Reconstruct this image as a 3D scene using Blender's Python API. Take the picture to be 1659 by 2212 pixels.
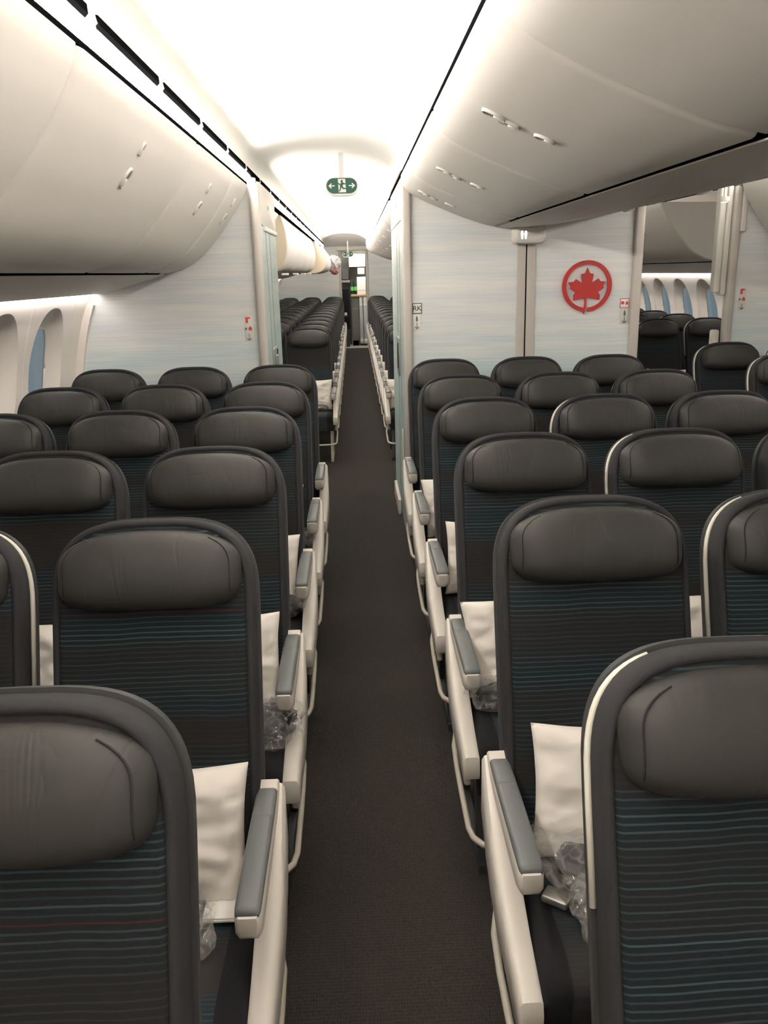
import bpy, bmesh, math, random
from mathutils import Vector, Matrix, noise
random.seed(7)
for o in list(bpy.data.objects):
    bpy.data.objects.remove(o, do_unlink=True)
SC = bpy.context.scene
COL = SC.collection

# ------------------------------------------------------------------ camera
# world: X across the cabin (aisle centre = 0), Y aft, Z up, metres
F_PX = 1800.0
CX, CY = 829.5, 1106.0
def _n(v): return v.normalized()
_fwd = _n(Vector((763 - CX, 590 - CY, F_PX)))                # cabin axis as the lens sees it
_dn = Vector((987 - CX, 7500 - CY, F_PX)); _dn = _n(_dn - _fwd * _dn.dot(_fwd))
_rt = _dn.cross(_fwd)
cx_ = Vector((_rt.x, _fwd.x, -_dn.x)); cy_ = Vector((_rt.y, _fwd.y, -_dn.y)); cz_ = Vector((_rt.z, _fwd.z, -_dn.z))
cam_d = bpy.data.cameras.new('camera'); cam = bpy.data.objects.new('camera', cam_d); COL.objects.link(cam)
m = Matrix(((cx_.x, -cy_.x, -cz_.x, -0.036), (cx_.y, -cy_.y, -cz_.y, 0.0), (cx_.z, -cy_.z, -cz_.z, 1.69), (0, 0, 0, 1)))
cam.matrix_world = m
cam_d.sensor_fit = 'HORIZONTAL'; cam_d.sensor_width = 36.0; cam_d.lens = 36.0 * F_PX / 1659.0
cam_d.clip_start = 0.02; cam_d.clip_end = 200
SC.camera = cam

# ------------------------------------------------------------------ world, exposure
w = bpy.data.worlds.new('world'); SC.world = w; w.use_nodes = True
bg = w.node_tree.nodes['Background']; bg.inputs[0].default_value = (0.78, 0.90, 1.0, 1); bg.inputs[1].default_value = 0.8
SC.view_settings.view_transform = 'Standard'; SC.view_settings.look = 'None'
SC.view_settings.gamma = 1.0; SC.view_settings.use_curve_mapping = False
SC.view_settings.exposure = 0.0
LIGHT = 62.0            # radiance of the cove LED diffusers
WARM = (1.0, 0.925, 0.83)

# ------------------------------------------------------------------ materials
def new_mat(name):
    mt = bpy.data.materials.new(name); mt.use_nodes = True
    return mt, mt.node_tree.nodes, mt.node_tree.links, mt.node_tree.nodes['Principled BSDF']
def plain(name, col, rough=0.5, metal=0.0, spec=0.5, bump=0.0, bscale=200.0, var=0.0, coat=0.0):
    mt, N, L, B = new_mat(name)
    B.inputs['Base Color'].default_value = (*col, 1); B.inputs['Roughness'].default_value = rough
    B.inputs['Metallic'].default_value = metal; B.inputs['Specular IOR Level'].default_value = spec
    tc = N.new('ShaderNodeTexCoord')
    nz = N.new('ShaderNodeTexNoise'); nz.inputs['Scale'].default_value = bscale; nz.inputs['Detail'].default_value = 3
    L.new(tc.outputs['Object'], nz.inputs['Vector'])
    if bump:
        bp = N.new('ShaderNodeBump'); bp.inputs['Strength'].default_value = bump; bp.inputs['Distance'].default_value = 0.002
        L.new(nz.outputs['Fac'], bp.inputs['Height']); L.new(bp.outputs['Normal'], B.inputs['Normal'])
    nv = N.new('ShaderNodeTexNoise'); nv.inputs['Scale'].default_value = 7.0; L.new(tc.outputs['Object'], nv.inputs['Vector'])
    mx = N.new('ShaderNodeMix'); mx.data_type = 'RGBA'
    a = 1 - var; mx.inputs['A'].default_value = (col[0] * a, col[1] * a, col[2] * a, 1)
    mx.inputs['B'].default_value = (min(1, col[0] * (1 + var)), min(1, col[1] * (1 + var)), min(1, col[2] * (1 + var)), 1)
    L.new(nv.outputs['Fac'], mx.inputs['Factor']); L.new(mx.outputs['Result'], B.inputs['Base Color'])
    return mt
def emit(name, col, s):
    mt, N, L, B = new_mat(name)
    B.inputs['Base Color'].default_value = (0.8, 0.8, 0.8, 1)
    B.inputs['Emission Color'].default_value = (*col, 1); B.inputs['Emission Strength'].default_value = s
    return mt
def math_node(N, L, op, a, b=None):
    n = N.new('ShaderNodeMath'); n.operation = op
    for i, v in enumerate((a, b)):
        if v is None: continue
        if isinstance(v, (int, float)): n.inputs[i].default_value = v
        else: L.new(v, n.inputs[i])
    return n.outputs[0]
def fabric(name, axis, mask=None, k=1.0):
    """charcoal cloth woven with irregular teal pinstripes, a rare red one"""
    mt, N, L, B = new_mat(name)
    tc = N.new('ShaderNodeTexCoord'); sp = N.new('ShaderNodeSeparateXYZ'); L.new(tc.outputs['Object'], sp.inputs[0])
    oi = N.new('ShaderNodeObjectInfo')
    nz = N.new('ShaderNodeTexNoise'); nz.inputs['Scale'].default_value = 6.0; L.new(tc.outputs['Object'], nz.inputs['Vector'])
    wob = math_node(N, L, 'MULTIPLY', nz.outputs['Fac'], 0.012)
    t = math_node(N, L, 'ADD', sp.outputs[axis], wob)
    t = math_node(N, L, 'ADD', t, math_node(N, L, 'MULTIPLY', oi.outputs['Random'], 7.0))
    cell = math_node(N, L, 'DIVIDE', t, 0.0100)
    fr = math_node(N, L, 'FRACT', cell); fl = math_node(N, L, 'FLOOR', cell)
    line = math_node(N, L, 'LESS_THAN', fr, 0.27)
    wn = N.new('ShaderNodeTexWhiteNoise'); wn.noise_dimensions = '1D'; L.new(fl, wn.inputs['W'])
    bn = N.new('ShaderNodeTexNoise'); bn.noise_dimensions = '1D'; bn.inputs['Scale'].default_value = 7.0; bn.inputs['Detail'].default_value = 1
    L.new(t, bn.inputs['W'])
    rp = N.new('ShaderNodeMapRange'); rp.inputs[1].default_value = 0.40; rp.inputs[2].default_value = 0.58
    L.new(bn.outputs['Fac'], rp.inputs[0])
    inten = math_node(N, L, 'MULTIPLY', line, math_node(N, L, 'ADD', 0.10, math_node(N, L, 'MULTIPLY', rp.outputs[0], 0.9)))
    inten = math_node(N, L, 'MULTIPLY', inten, math_node(N, L, 'ADD', 0.35, math_node(N, L, 'MULTIPLY', wn.outputs['Value'], 0.65)))
    fine = math_node(N, L, 'MULTIPLY', math_node(N, L, 'SINE', math_node(N, L, 'MULTIPLY', sp.outputs[0], 2600.0)), 0.08)
    inten = math_node(N, L, 'MULTIPLY', inten, math_node(N, L, 'ADD', 0.95, fine))
    base = N.new('ShaderNodeMix'); base.data_type = 'RGBA'
    base.inputs['A'].default_value = (0.0145 * k, 0.0125 * k, 0.0125 * k, 1); base.inputs['B'].default_value = (0.0085 * k, 0.0125 * k, 0.0155 * k, 1)
    L.new(rp.outputs[0], base.inputs['Factor'])
    red = math_node(N, L, 'GREATER_THAN', wn.outputs['Value'], 0.982)
    lc = N.new('ShaderNodeMix'); lc.data_type = 'RGBA'
    lc.inputs['A'].default_value = (0.038, 0.066, 0.075, 1); lc.inputs['B'].default_value = (0.055, 0.014, 0.014, 1); L.new(red, lc.inputs['Factor'])
    mx = N.new('ShaderNodeMix'); mx.data_type = 'RGBA'; L.new(inten, mx.inputs['Factor'])
    L.new(base.outputs['Result'], mx.inputs['A']); L.new(lc.outputs['Result'], mx.inputs['B'])
    out = mx.outputs['Result']
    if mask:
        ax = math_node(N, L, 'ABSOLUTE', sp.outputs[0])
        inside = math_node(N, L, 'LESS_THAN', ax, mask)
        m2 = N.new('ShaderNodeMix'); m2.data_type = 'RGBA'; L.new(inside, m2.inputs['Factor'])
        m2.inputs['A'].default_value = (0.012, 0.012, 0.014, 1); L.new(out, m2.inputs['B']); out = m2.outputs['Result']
    L.new(out, B.inputs['Base Color'])
    B.inputs['Roughness'].default_value = 0.9; B.inputs['Specular IOR Level'].default_value = 0.25
    fn = N.new('ShaderNodeTexNoise'); fn.inputs['Scale'].default_value = 900; L.new(tc.outputs['Object'], fn.inputs['Vector'])
    bp = N.new('ShaderNodeBump'); bp.inputs['Strength'].default_value = 0.35; bp.inputs['Distance'].default_value = 0.001
    L.new(fn.outputs['Fac'], bp.inputs['Height']); L.new(bp.outputs['Normal'], B.inputs['Normal'])
    return mt
def leather():
    mt, N, L, B = new_mat('leather')
    tc = N.new('ShaderNodeTexCoord'); oi = N.new('ShaderNodeObjectInfo')
    off = N.new('ShaderNodeVectorMath'); off.operation = 'ADD'
    cmb = N.new('ShaderNodeCombineXYZ'); L.new(math_node(N, L, 'MULTIPLY', oi.outputs['Random'], 23.0), cmb.inputs[0])
    L.new(tc.outputs['Object'], off.inputs[0]); L.new(cmb.outputs[0], off.inputs[1])
    mp = N.new('ShaderNodeMapping'); mp.inputs['Scale'].default_value = (11, 4, 2.4); L.new(off.outputs[0], mp.inputs['Vector'])
    nz = N.new('ShaderNodeTexNoise'); nz.inputs['Scale'].default_value = 1.3; nz.inputs['Detail'].default_value = 2; nz.inputs['Distortion'].default_value = 0.8
    L.new(mp.outputs[0], nz.inputs['Vector'])
    rd = math_node(N, L, 'ABSOLUTE', math_node(N, L, 'SUBTRACT', nz.outputs['Fac'], 0.5))
    rg = N.new('ShaderNodeMapRange'); rg.inputs[1].default_value = 0.0; rg.inputs[2].default_value = 0.06; L.new(rd, rg.inputs[0])
    bp = N.new('ShaderNodeBump'); bp.inputs['Strength'].default_value = 0.10; bp.inputs['Distance'].default_value = 0.006
    L.new(rg.outputs[0], bp.inputs['Height'])
    fn = N.new('ShaderNodeTexNoise'); fn.inputs['Scale'].default_value = 420; L.new(tc.outputs['Object'], fn.inputs['Vector'])
    b2 = N.new('ShaderNodeBump'); b2.inputs['Strength'].default_value = 0.12; b2.inputs['Distance'].default_value = 0.001
    L.new(fn.outputs['Fac'], b2.inputs['Height']); L.new(bp.outputs['Normal'], b2.inputs['Normal']); L.new(b2.outputs['Normal'], B.inputs['Normal'])
    B.inputs['Base Color'].default_value = (0.027, 0.0265, 0.025, 1); B.inputs['Roughness'].default_value = 0.58; B.inputs['Specular IOR Level'].default_value = 0.35
    return mt
def carpet():
    mt, N, L, B = new_mat('carpet')
    tc = N.new('ShaderNodeTexCoord')
    mp = N.new('ShaderNodeMapping'); mp.inputs['Scale'].default_value = (150, 95, 1); L.new(tc.outputs['Object'], mp.inputs['Vector'])
    vo = N.new('ShaderNodeTexVoronoi'); vo.inputs['Scale'].default_value = 1.0; vo.inputs['Randomness'].default_value = 0.35; L.new(mp.outputs[0], vo.inputs['Vector'])
    nz = N.new('ShaderNodeTexNoise'); nz.inputs['Scale'].default_value = 5; nz.inputs['Detail'].default_value = 4; L.new(tc.outputs['Object'], nz.inputs['Vector'])
    rp = N.new('ShaderNodeMix'); rp.data_type = 'RGBA'
    rp.inputs['A'].default_value = (0.044, 0.038, 0.033, 1); rp.inputs['B'].default_value = (0.011, 0.010, 0.0095, 1); L.new(vo.outputs['Distance'], rp.inputs['Factor'])
    mx = N.new('ShaderNodeMix'); mx.data_type = 'RGBA'; mx.blend_type = 'MULTIPLY'; mx.inputs['Factor'].default_value = 0.5
    L.new(rp.outputs['Result'], mx.inputs['A']); L.new(nz.outputs['Color'], mx.inputs['B'])
    L.new(rp.outputs['Result'], B.inputs['Base Color']); B.inputs['Roughness'].default_value = 0.95; B.inputs['Specular IOR Level'].default_value = 0.2
    bp = N.new('ShaderNodeBump'); bp.inputs['Strength'].default_value = 0.6; bp.inputs['Distance'].default_value = 0.003; bp.invert = True
    L.new(vo.outputs['Distance'], bp.inputs['Height']); L.new(bp.outputs['Normal'], B.inputs['Normal'])
    return mt
def brushed_print(name, axis_u=0, tint=None):
    """partition laminate: white ground printed with long horizontal strokes of pale blue and, low down, teal"""
    mt, N, L, B = new_mat(name)
    geo = N.new('ShaderNodeNewGeometry')
    sp = N.new('ShaderNodeSeparateXYZ'); L.new(geo.outputs['Position'], sp.inputs[0])
    def strokes(su, sz, seed, d=3):
        cm = N.new('ShaderNodeCombineXYZ'); L.new(math_node(N, L, 'MULTIPLY', sp.outputs[axis_u], su), cm.inputs[0])
        L.new(math_node(N, L, 'MULTIPLY', sp.outputs[2], sz), cm.inputs[1]); cm.inputs[2].default_value = seed
        n = N.new('ShaderNodeTexNoise'); n.inputs['Scale'].default_value = 1.0; n.inputs['Detail'].default_value = d; L.new(cm.outputs[0], n.inputs['Vector'])
        return n.outputs['Fac']
    def rng(v, a, b):
        r = N.new('ShaderNodeMapRange'); r.inputs[1].default_value = a; r.inputs[2].default_value = b; L.new(v, r.inputs[0]); return r.outputs[0]
    s1 = rng(strokes(1.3, 16, 1.0), 0.42, 0.66); s2 = rng(strokes(2.6, 110, 4.0, 2), 0.40, 0.66); s3 = rng(strokes(0.9, 7, 9.0, 2), 0.40, 0.62)
    low = rng(sp.outputs[2], 1.45, 1.05)
    def mix(f, a, b, k=1.0):
        x = N.new('ShaderNodeMix'); x.data_type = 'RGBA'; L.new(math_node(N, L, 'MULTIPLY', f, k), x.inputs['Factor'])
        for nm, v in (('A', a), ('B', b)):
            if isinstance(v, tuple): x.inputs[nm].default_value = (*v, 1)
            else: L.new(v, x.inputs[nm])
        return x.outputs['Result']
    c = mix(s1, (0.80, 0.79, 0.77), (0.62, 0.68, 0.725), 0.75)
    c = mix(s3, c, (0.61, 0.68, 0.73), 0.45)
    c = mix(math_node(N, L, 'MULTIPLY', low, math_node(N, L, 'ADD', 0.45, math_node(N, L, 'MULTIPLY', s3, 0.55))), c, (0.42, 0.62, 0.655), 0.85)
    c = mix(s2, c, (0.86, 0.86, 0.845), 0.38)
    s4 = rng(strokes(1.6, 300, 14.0, 2), 0.45, 0.62); c = mix(s4, c, (0.46, 0.52, 0.55), 0.22)
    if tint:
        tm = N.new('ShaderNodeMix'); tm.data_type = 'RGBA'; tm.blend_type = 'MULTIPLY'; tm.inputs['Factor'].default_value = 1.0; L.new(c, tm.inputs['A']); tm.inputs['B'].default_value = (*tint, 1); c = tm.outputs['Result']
    L.new(c, B.inputs['Base Color']); B.inputs['Roughness'].default_value = 0.5; B.inputs['Specular IOR Level'].default_value = 0.3
    return mt
def glass_blue():
    mt, N, L, B = new_mat('dimmed_glass')
    tr = N.new('ShaderNodeBsdfTransparent'); tr.inputs[0].default_value = (0.24, 0.275, 0.285, 1)
    gl = N.new('ShaderNodeBsdfGlossy'); gl.inputs['Roughness'].default_value = 0.08
    mx = N.new('ShaderNodeMixShader'); mx.inputs[0].default_value = 0.10
    L.new(tr.outputs[0], mx.inputs[1]); L.new(gl.outputs[0], mx.inputs[2]); L.new(mx.outputs[0], N['Material Output'].inputs['Surface'])
    return mt
def clear_wrap():
    """thin crumpled film: creases scatter light, the flats between them stay clear"""
    mt, N, L, B = new_mat('clear_plastic_wrap')
    tc = N.new('ShaderNodeTexCoord')
    nz = N.new('ShaderNodeTexNoise'); nz.inputs['Scale'].default_value = 14; nz.inputs['Detail'].default_value = 2; L.new(tc.outputs['Object'], nz.inputs['Vector'])
    wv = N.new('ShaderNodeVectorMath'); wv.operation = 'MULTIPLY_ADD'; wv.inputs[1].default_value = (0.06, 0.06, 0.06); L.new(nz.outputs['Color'], wv.inputs[0]); L.new(tc.outputs['Object'], wv.inputs[2])
    vo = N.new('ShaderNodeTexVoronoi'); vo.feature = 'DISTANCE_TO_EDGE'; vo.inputs['Scale'].default_value = 30; L.new(wv.outputs[0], vo.inputs['Vector'])
    vc = N.new('ShaderNodeTexVoronoi'); vc.feature = 'F1'; vc.inputs['Scale'].default_value = 30; L.new(wv.outputs[0], vc.inputs['Vector'])
    rg = N.new('ShaderNodeMapRange'); rg.inputs[1].default_value = 0.0; rg.inputs[2].default_value = 0.14; rg.inputs[3].default_value = 0.42; rg.inputs[4].default_value = 0.17
    L.new(vo.outputs['Distance'], rg.inputs[0])
    al = math_node(N, L, 'MULTIPLY', rg.outputs[0], math_node(N, L, 'ADD', 0.25, math_node(N, L, 'MULTIPLY', nz.outputs['Fac'], 1.3)))
    L.new(al, B.inputs['Alpha'])
    B.inputs['Base Color'].default_value = (0.55, 0.54, 0.52, 1); B.inputs['Roughness'].default_value = 0.07; B.inputs['Specular IOR Level'].default_value = 1.0
    bp_ = N.new('ShaderNodeBump'); bp_.inputs['Strength'].default_value = 0.3; bp_.inputs['Distance'].default_value = 0.02
    L.new(vc.outputs['Distance'], bp_.inputs['Height']); L.new(bp_.outputs['Normal'], B.inputs['Normal'])
    return mt

M = {
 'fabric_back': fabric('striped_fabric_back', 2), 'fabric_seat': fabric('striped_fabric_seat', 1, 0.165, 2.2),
 'rim': plain('charcoal_trim', (0.025, 0.025, 0.028), 0.85, bump=0.3, bscale=700, spec=0.25),
 'dark': plain('black_fabric', (0.010, 0.010, 0.012), 0.9, spec=0.2),
 'leather': leather(), 'seam': plain('seam_thread', (0.012, 0.012, 0.012), 0.8),
 'cream': plain('cream_plastic', (0.60, 0.565, 0.515), 0.42, bump=0.05, bscale=500, var=0.03),
 'cream_dark': plain('cream_metal', (0.50, 0.47, 0.40), 0.4, var=0.03),
 'white_trim': plain('white_shell_edge', (0.66, 0.64, 0.56), 0.45),
 'pad': plain('grey_arm_pad', (0.100, 0.108, 0.111), 0.45, bump=0.15, bscale=600, var=0.04),
 'shell': plain('dark_shell', (0.03, 0.031, 0.034), 0.5),
 'metal': plain('brushed_metal', (0.42, 0.42, 0.40), 0.35, metal=0.8),
 'steel': plain('galley_steel', (0.62, 0.63, 0.62), 0.32, metal=0.35),
 'pillow': plain('white_nonwoven', (0.80, 0.755, 0.70), 0.85, bump=0.5, bscale=16, spec=0.2, var=0.02),
 'wrap': clear_wrap(), 'blanket': plain('navy_blanket', (0.012, 0.013, 0.018), 0.9),
 'carpet': carpet(), 'bin': plain('bin_plastic', (0.66, 0.63, 0.59), 0.5, bump=0.04, bscale=400, spec=0.35, var=0.015),
 'bin_side': plain('bin_end_beige', (0.62, 0.55, 0.43), 0.55), 'cup': plain('recess_shade_and_seam', (0.16, 0.15, 0.135), 0.4),
 'psu': plain('service_panel', (0.66, 0.62, 0.58), 0.5, var=0.03), 'slot': plain('black_slot', (0.004, 0.004, 0.0045), 1.0, spec=0.0),
 'vault': plain('vault_white', (0.86, 0.84, 0.80), 0.6), 'wall': plain('sidewall_plastic', (0.78, 0.73, 0.68), 0.55, bump=0.03, bscale=300),
 'print': brushed_print('brushed_stroke_laminate', 0), 'print_side_shaded': brushed_print('laminate_side_teal_shaded', 1, (0.66, 0.74, 0.72)),  # side tint: printed teal, plus the dimmer aisle face's shade put into colour
 'post': plain('post_taupe', (0.47, 0.44, 0.41), 0.45, var=0.02), 'dark_gap': plain('dark_gap', (0.02, 0.02, 0.02), 0.6),
 'glass': glass_blue(), 'led': emit('led_diffuser', WARM, LIGHT * 1.2), 'led_c': emit('led_diffuser_centre', WARM, LIGHT * 0.62), 'led_dim': emit('led_diffuser_dim', WARM, LIGHT * 0.16), 'led_half': emit('led_diffuser_half', WARM, LIGHT * 0.5), 'led_wall': emit('led_wall_wash', (1.0, 0.93, 0.87), 20.0),
 'galley_fill_glow': emit('galley_fill_glow', (1.0, 0.95, 0.86), 45.0), 'led_spot': emit('led_spot', (1.0, 0.95, 0.86), 5.0), 'icon_lit': emit('lit_icon', (1, 0.95, 0.85), 1.3),
 'red': plain('emblem_red', (0.46, 0.022, 0.020), 0.45), 'green': plain('sign_green', (0.006, 0.085, 0.050), 0.5),
 'white': plain('print_white', (0.85, 0.85, 0.82), 0.5), 'ink': plain('print_ink', (0.06, 0.045, 0.045), 0.6), 'brown_ink': plain('print_brown', (0.16, 0.12, 0.10), 0.6),
 'teal_ink': plain('print_teal', (0.05, 0.16, 0.13), 0.6), 'cyan_ink': plain('print_cyan', (0.20, 0.55, 0.62), 0.6), 'red_ink': plain('print_red', (0.60, 0.06, 0.05), 0.6),
 'placard_ground': plain('placard_ground', (0.66, 0.655, 0.635), 0.5), 'paper': plain('paper_white', (0.85, 0.84, 0.80), 0.7), 'bottle': plain('dark_bottle', (0.015, 0.03, 0.02), 0.15), 'lime': plain('lime_label', (0.16, 0.50, 0.10), 0.5),
 'galley_grey': plain('galley_grey', (0.20, 0.195, 0.18), 0.5), 'galley_dark': plain('galley_dark', (0.05, 0.048, 0.045), 0.5), 'galley_floor': plain('galley_floor', (0.30, 0.30, 0.28), 0.4),
 'bag_grey': plain('grey_bag', (0.30, 0.28, 0.30), 0.7, var=0.3), 'rust': plain('rust_fabric', (0.35, 0.13, 0.10), 0.8), 'tray': plain('tray_tan', (0.50, 0.34, 0.22), 0.6),
}

# ------------------------------------------------------------------ mesh helpers
def mesh(name, V, Fc, smooth=False, angle=None):
    me = bpy.data.meshes.new(name); me.from_pydata([tuple(v) for v in V], [], Fc)
    bm = bmesh.new(); bm.from_mesh(me); bmesh.ops.recalc_face_normals(bm, faces=bm.faces); bm.to_mesh(me); bm.free()
    if smooth:
        for p in me.polygons: p.use_smooth = True
        if angle: me.set_sharp_from_angle(angle=math.radians(angle))
    return me
def obj(name, me, mat=None, parent=None, loc=None):
    if mat is not None and not me.materials: me.materials.append(M[mat])
    o = bpy.data.objects.new(name, me); COL.objects.link(o)
    if parent: o.parent = parent
    if loc: o.location = loc
    return o
def tag(o, label, cat, group=None, kind=None):
    o['label'] = label; o['category'] = cat
    if group: o['group'] = group
    if kind: o['kind'] = kind
    return o
def struct(o, label, cat='wall'): return tag(o, label, cat, None, 'structure')
def root(name, loc, label, cat, group=None):
    o = bpy.data.objects.new(name, None); COL.objects.link(o); o.location = loc; o.empty_display_size = 0.05
    return tag(o, label, cat, group)
class Geo:
    def __init__(s): s.V = []; s.F = []
    def add(s, V, Fc):
        b = len(s.V); s.V += [Vector(v) for v in V]; s.F += [[i + b for i in f] for f in Fc]; return s
    def box(s, x0, x1, y0, y1, z0, z1):
        V = [(x, y, z) for x in (x0, x1) for y in (y0, y1) for z in (z0, z1)]
        return s.add(V, [[0, 1, 3, 2], [4, 6, 7, 5], [0, 4, 5, 1], [2, 3, 7, 6], [0, 2, 6, 4], [1, 5, 7, 3]])
    def loops(s, LP, closed=True, cap0=True, cap1=True):
        n = len(LP[0]); V = [p for l in LP for p in l]; Fc = []
        for i in range(len(LP) - 1):
            for j in range(n if closed else n - 1):
                k = (j + 1) % n; Fc.append([i * n + j, i * n + k, (i + 1) * n + k, (i + 1) * n + j])
        if cap0: Fc.append(list(range(n))[::-1])
        if cap1: Fc.append([(len(LP) - 1) * n + j for j in range(n)])
        return s.add(V, Fc)
    def tube(s, pts, r, n=8):
        pts = [Vector(p) for p in pts]; LP = []; up = None
        for i, p in enumerate(pts):
            d = (pts[min(i + 1, len(pts) - 1)] - pts[max(i - 1, 0)]).normalized()
            if up is None: up = Vector((0, 0, 1)) if abs(d.z) < 0.9 else Vector((1, 0, 0))
            a = d.cross(up).normalized(); b = a.cross(d).normalized(); up = b
            LP.append([p + a * (r * math.cos(t)) + b * (r * math.sin(t)) for t in [2 * math.pi * k / n for k in range(n)]])
        return s.loops(LP)
    def rbox(s, x0, x1, y0, y1, z0, z1, r=0.01, n=4, axis=2):
        """box with rounded vertical edges and softened rims, extruded along axis"""
        lo = [x0, y0, z0]; hi = [x1, y1, z1]
        a, b = [i for i in range(3) if i != axis]
        r = min(r, (hi[a] - lo[a]) * 0.49, (hi[b] - lo[b]) * 0.49, (hi[axis] - lo[axis]) * 0.49)
        def outline(ins):
            P = []
            for (sa, sb, t0) in ((1, 1, 0), (-1, 1, 90), (-1, -1, 180), (1, -1, 270)):
                ca = (hi[a] - r) if sa > 0 else (lo[a] + r); cb = (hi[b] - r) if sb > 0 else (lo[b] + r)
                for k in range(n + 1):
                    t = math.radians(t0 + 90 * k / n); P.append((ca + (r - ins) * math.cos(t), cb + (r - ins) * math.sin(t)))
            return P
        LP = []
        for (ins, h) in ((r * 0.7, lo[axis]), (r * 0.2, lo[axis] + r * 0.3), (0, lo[axis] + r), (0, hi[axis] - r), (r * 0.2, hi[axis] - r * 0.3), (r * 0.7, hi[axis])):
            l = []
            for (pa, pb) in outline(ins):
                v = [0, 0, 0]; v[a] = pa; v[b] = pb; v[axis] = h; l.append(tuple(v))
            LP.append(l)
        return s.loops(LP)
    def mesh(s, name, smooth=False, angle=None): return mesh(name, s.V, s.F, smooth, angle)
def inset_poly(P, d):
    n = len(P); out = []
    for i in range(n):
        a = Vector(P[i - 1]); b = Vector(P[(i + 1) % n]); t = (b - a).normalized(); nn = Vector((-t.y, t.x))
        out.append(Vector(P[i]) + nn * d)
    return out
def curve_interp(P, k=4):
    """Catmull-Rom through 2-D points"""
    P = [Vector(p) for p in P]; out = []
    for i in range(len(P) - 1):
        p0 = P[max(i - 1, 0)]; p1 = P[i]; p2 = P[i + 1]; p3 = P[min(i + 2, len(P) - 1)]
        for j in range(k):
            t = j / k
            out.append(0.5 * ((2 * p1) + (p2 - p0) * t + (2 * p0 - 5 * p1 + 4 * p2 - p3) * t * t + (3 * p1 - p0 - 3 * p2 + p3) * t ** 3))
    out.append(P[-1]); return out
XC2 = 1.948                       # mirror about the cabin centre line: X -> XC2 - X
def mir(P): return [(XC2 - p[0], p[1]) for p in P]

YF, YP, YA, YE = -2.6, 5.30, 6.55, 19.70      # front end, partition, aft cabin start, rear partition
YPR = 5.95                                     # partition beyond the far aisle

# ================================================================== STRUCTURE
g = Geo().box(-2.0, 3.95, YF, YE + 0.15, -0.05, 0.0); o = obj('floor', g.mesh('floor'), 'carpet'); struct(o, 'dark brown woven carpet along the aisle floor', 'floor')
g = Geo().box(-2.0, 3.95, YE + 0.15, 23.2, -0.05, 0.001); o = obj('floor_galley', g.mesh('floor_galley'), 'galley_floor'); struct(o, 'pale grey smooth galley floor beyond the carpet end', 'floor')
g = Geo().box(-2.1, 4.05, YF - 0.1, 23.3, 2.72, 2.76); o = obj('ceiling_shell', g.mesh('ceiling_shell'), 'vault'); struct(o, 'plain roof lining above the ceiling vaults', 'ceiling')
g = Geo().box(-2.1, 4.05, YF - 0.1, YF, -0.05, 2.72); o = obj('wall_front', g.mesh('wall_front'), 'wall'); struct(o, 'plain pale wall closing the front of the cabin')
g = Geo().box(-2.1, 4.05, 23.2, 23.3, -0.05, 2.72); o = obj('wall_back', g.mesh('wall_back'), 'galley_grey'); struct(o, 'grey wall closing the galley behind')

WALLP = [(-1.66, 0.0), (-1.74, 0.3), (-1.795, 0.6), (-1.80, 0.85), (-1.785, 1.06), (-1.755, 1.25), (-1.70, 1.45), (-1.645, 1.585), (-1.60, 1.68)]
def wall_x(z):
    for (xa, za), (xb, zb) in zip(WALLP, WALLP[1:]):
        if z <= zb:
            t = (z - za) / (zb - za); t = max(0, t); return xa + (xb - xa) * t
    return WALLP[-1][0]
def wz(z):      # smoothed
    return (wall_x(max(0, z - 0.06)) + wall_x(z) + wall_x(min(1.68, z + 0.06))) / 3
def wall_strip(y0, y1, z0, z1, side, n=14):
    g = Geo(); f = (lambda x: x) if side < 0 else (lambda x: XC2 - x)
    a = []; b = []
    for i in range(n + 1):
        z = z0 + (z1 - z0) * i / n; a.append((f(wz(z)), y0, z)); b.append((f(wz(z)), y1, z))
    return g.loops([a, b], closed=False, cap0=False, cap1=False)
ZW0, ZW1, PW = 0.62, 1.66, 0.67
winY = {-1: [4.73 - PW * k for k in range(6)], 1: [7.62 + PW * k for k in range(8)]}
for side, nm in ((-1, 'left'), (1, 'right')):
    g = Geo(); ys = sorted(winY[side]); a = ys[0] - PW / 2; b = ys[-1] + PW / 2
    def addg(h): g.add(h.V, h.F)
    addg(wall_strip(YF, a, 0, 1.68, side)); addg(wall_strip(b, 23.2, 0, 1.68, side)); addg(wall_strip(a, b, 0, ZW0, side, 8)); addg(wall_strip(a, b, ZW1, 1.68, side, 2))
    f = (lambda x: x) if side < 0 else (lambda x: XC2 - x)
    up = [(f(-1.60), 1.68), (f(-1.66), 1.9), (f(-1.5), 2.3), (f(-1.2), 2.72)]
    lg = Geo().loops([[(p[0], YF, p[1]) for p in up], [(p[0], 23.2, p[1]) for p in up]], closed=False, cap0=False, cap1=False)
    o = obj('ceiling_lining_' + nm, lg.mesh('ceiling_lining', True), 'wall'); struct(o, 'plain upper lining hidden behind the %s overhead bins' % ('near' if side < 0 else 'far'), 'ceiling')
    wme = g.mesh('wall_' + nm, True, 40)
    if side > 0: wme.flip_normals()
    o = obj('wall_' + nm, wme, 'wall'); struct(o, 'curved off-white cabin sidewall ' + ('beside the near window seats' if side < 0 else 'beyond the far aisle'))
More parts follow.
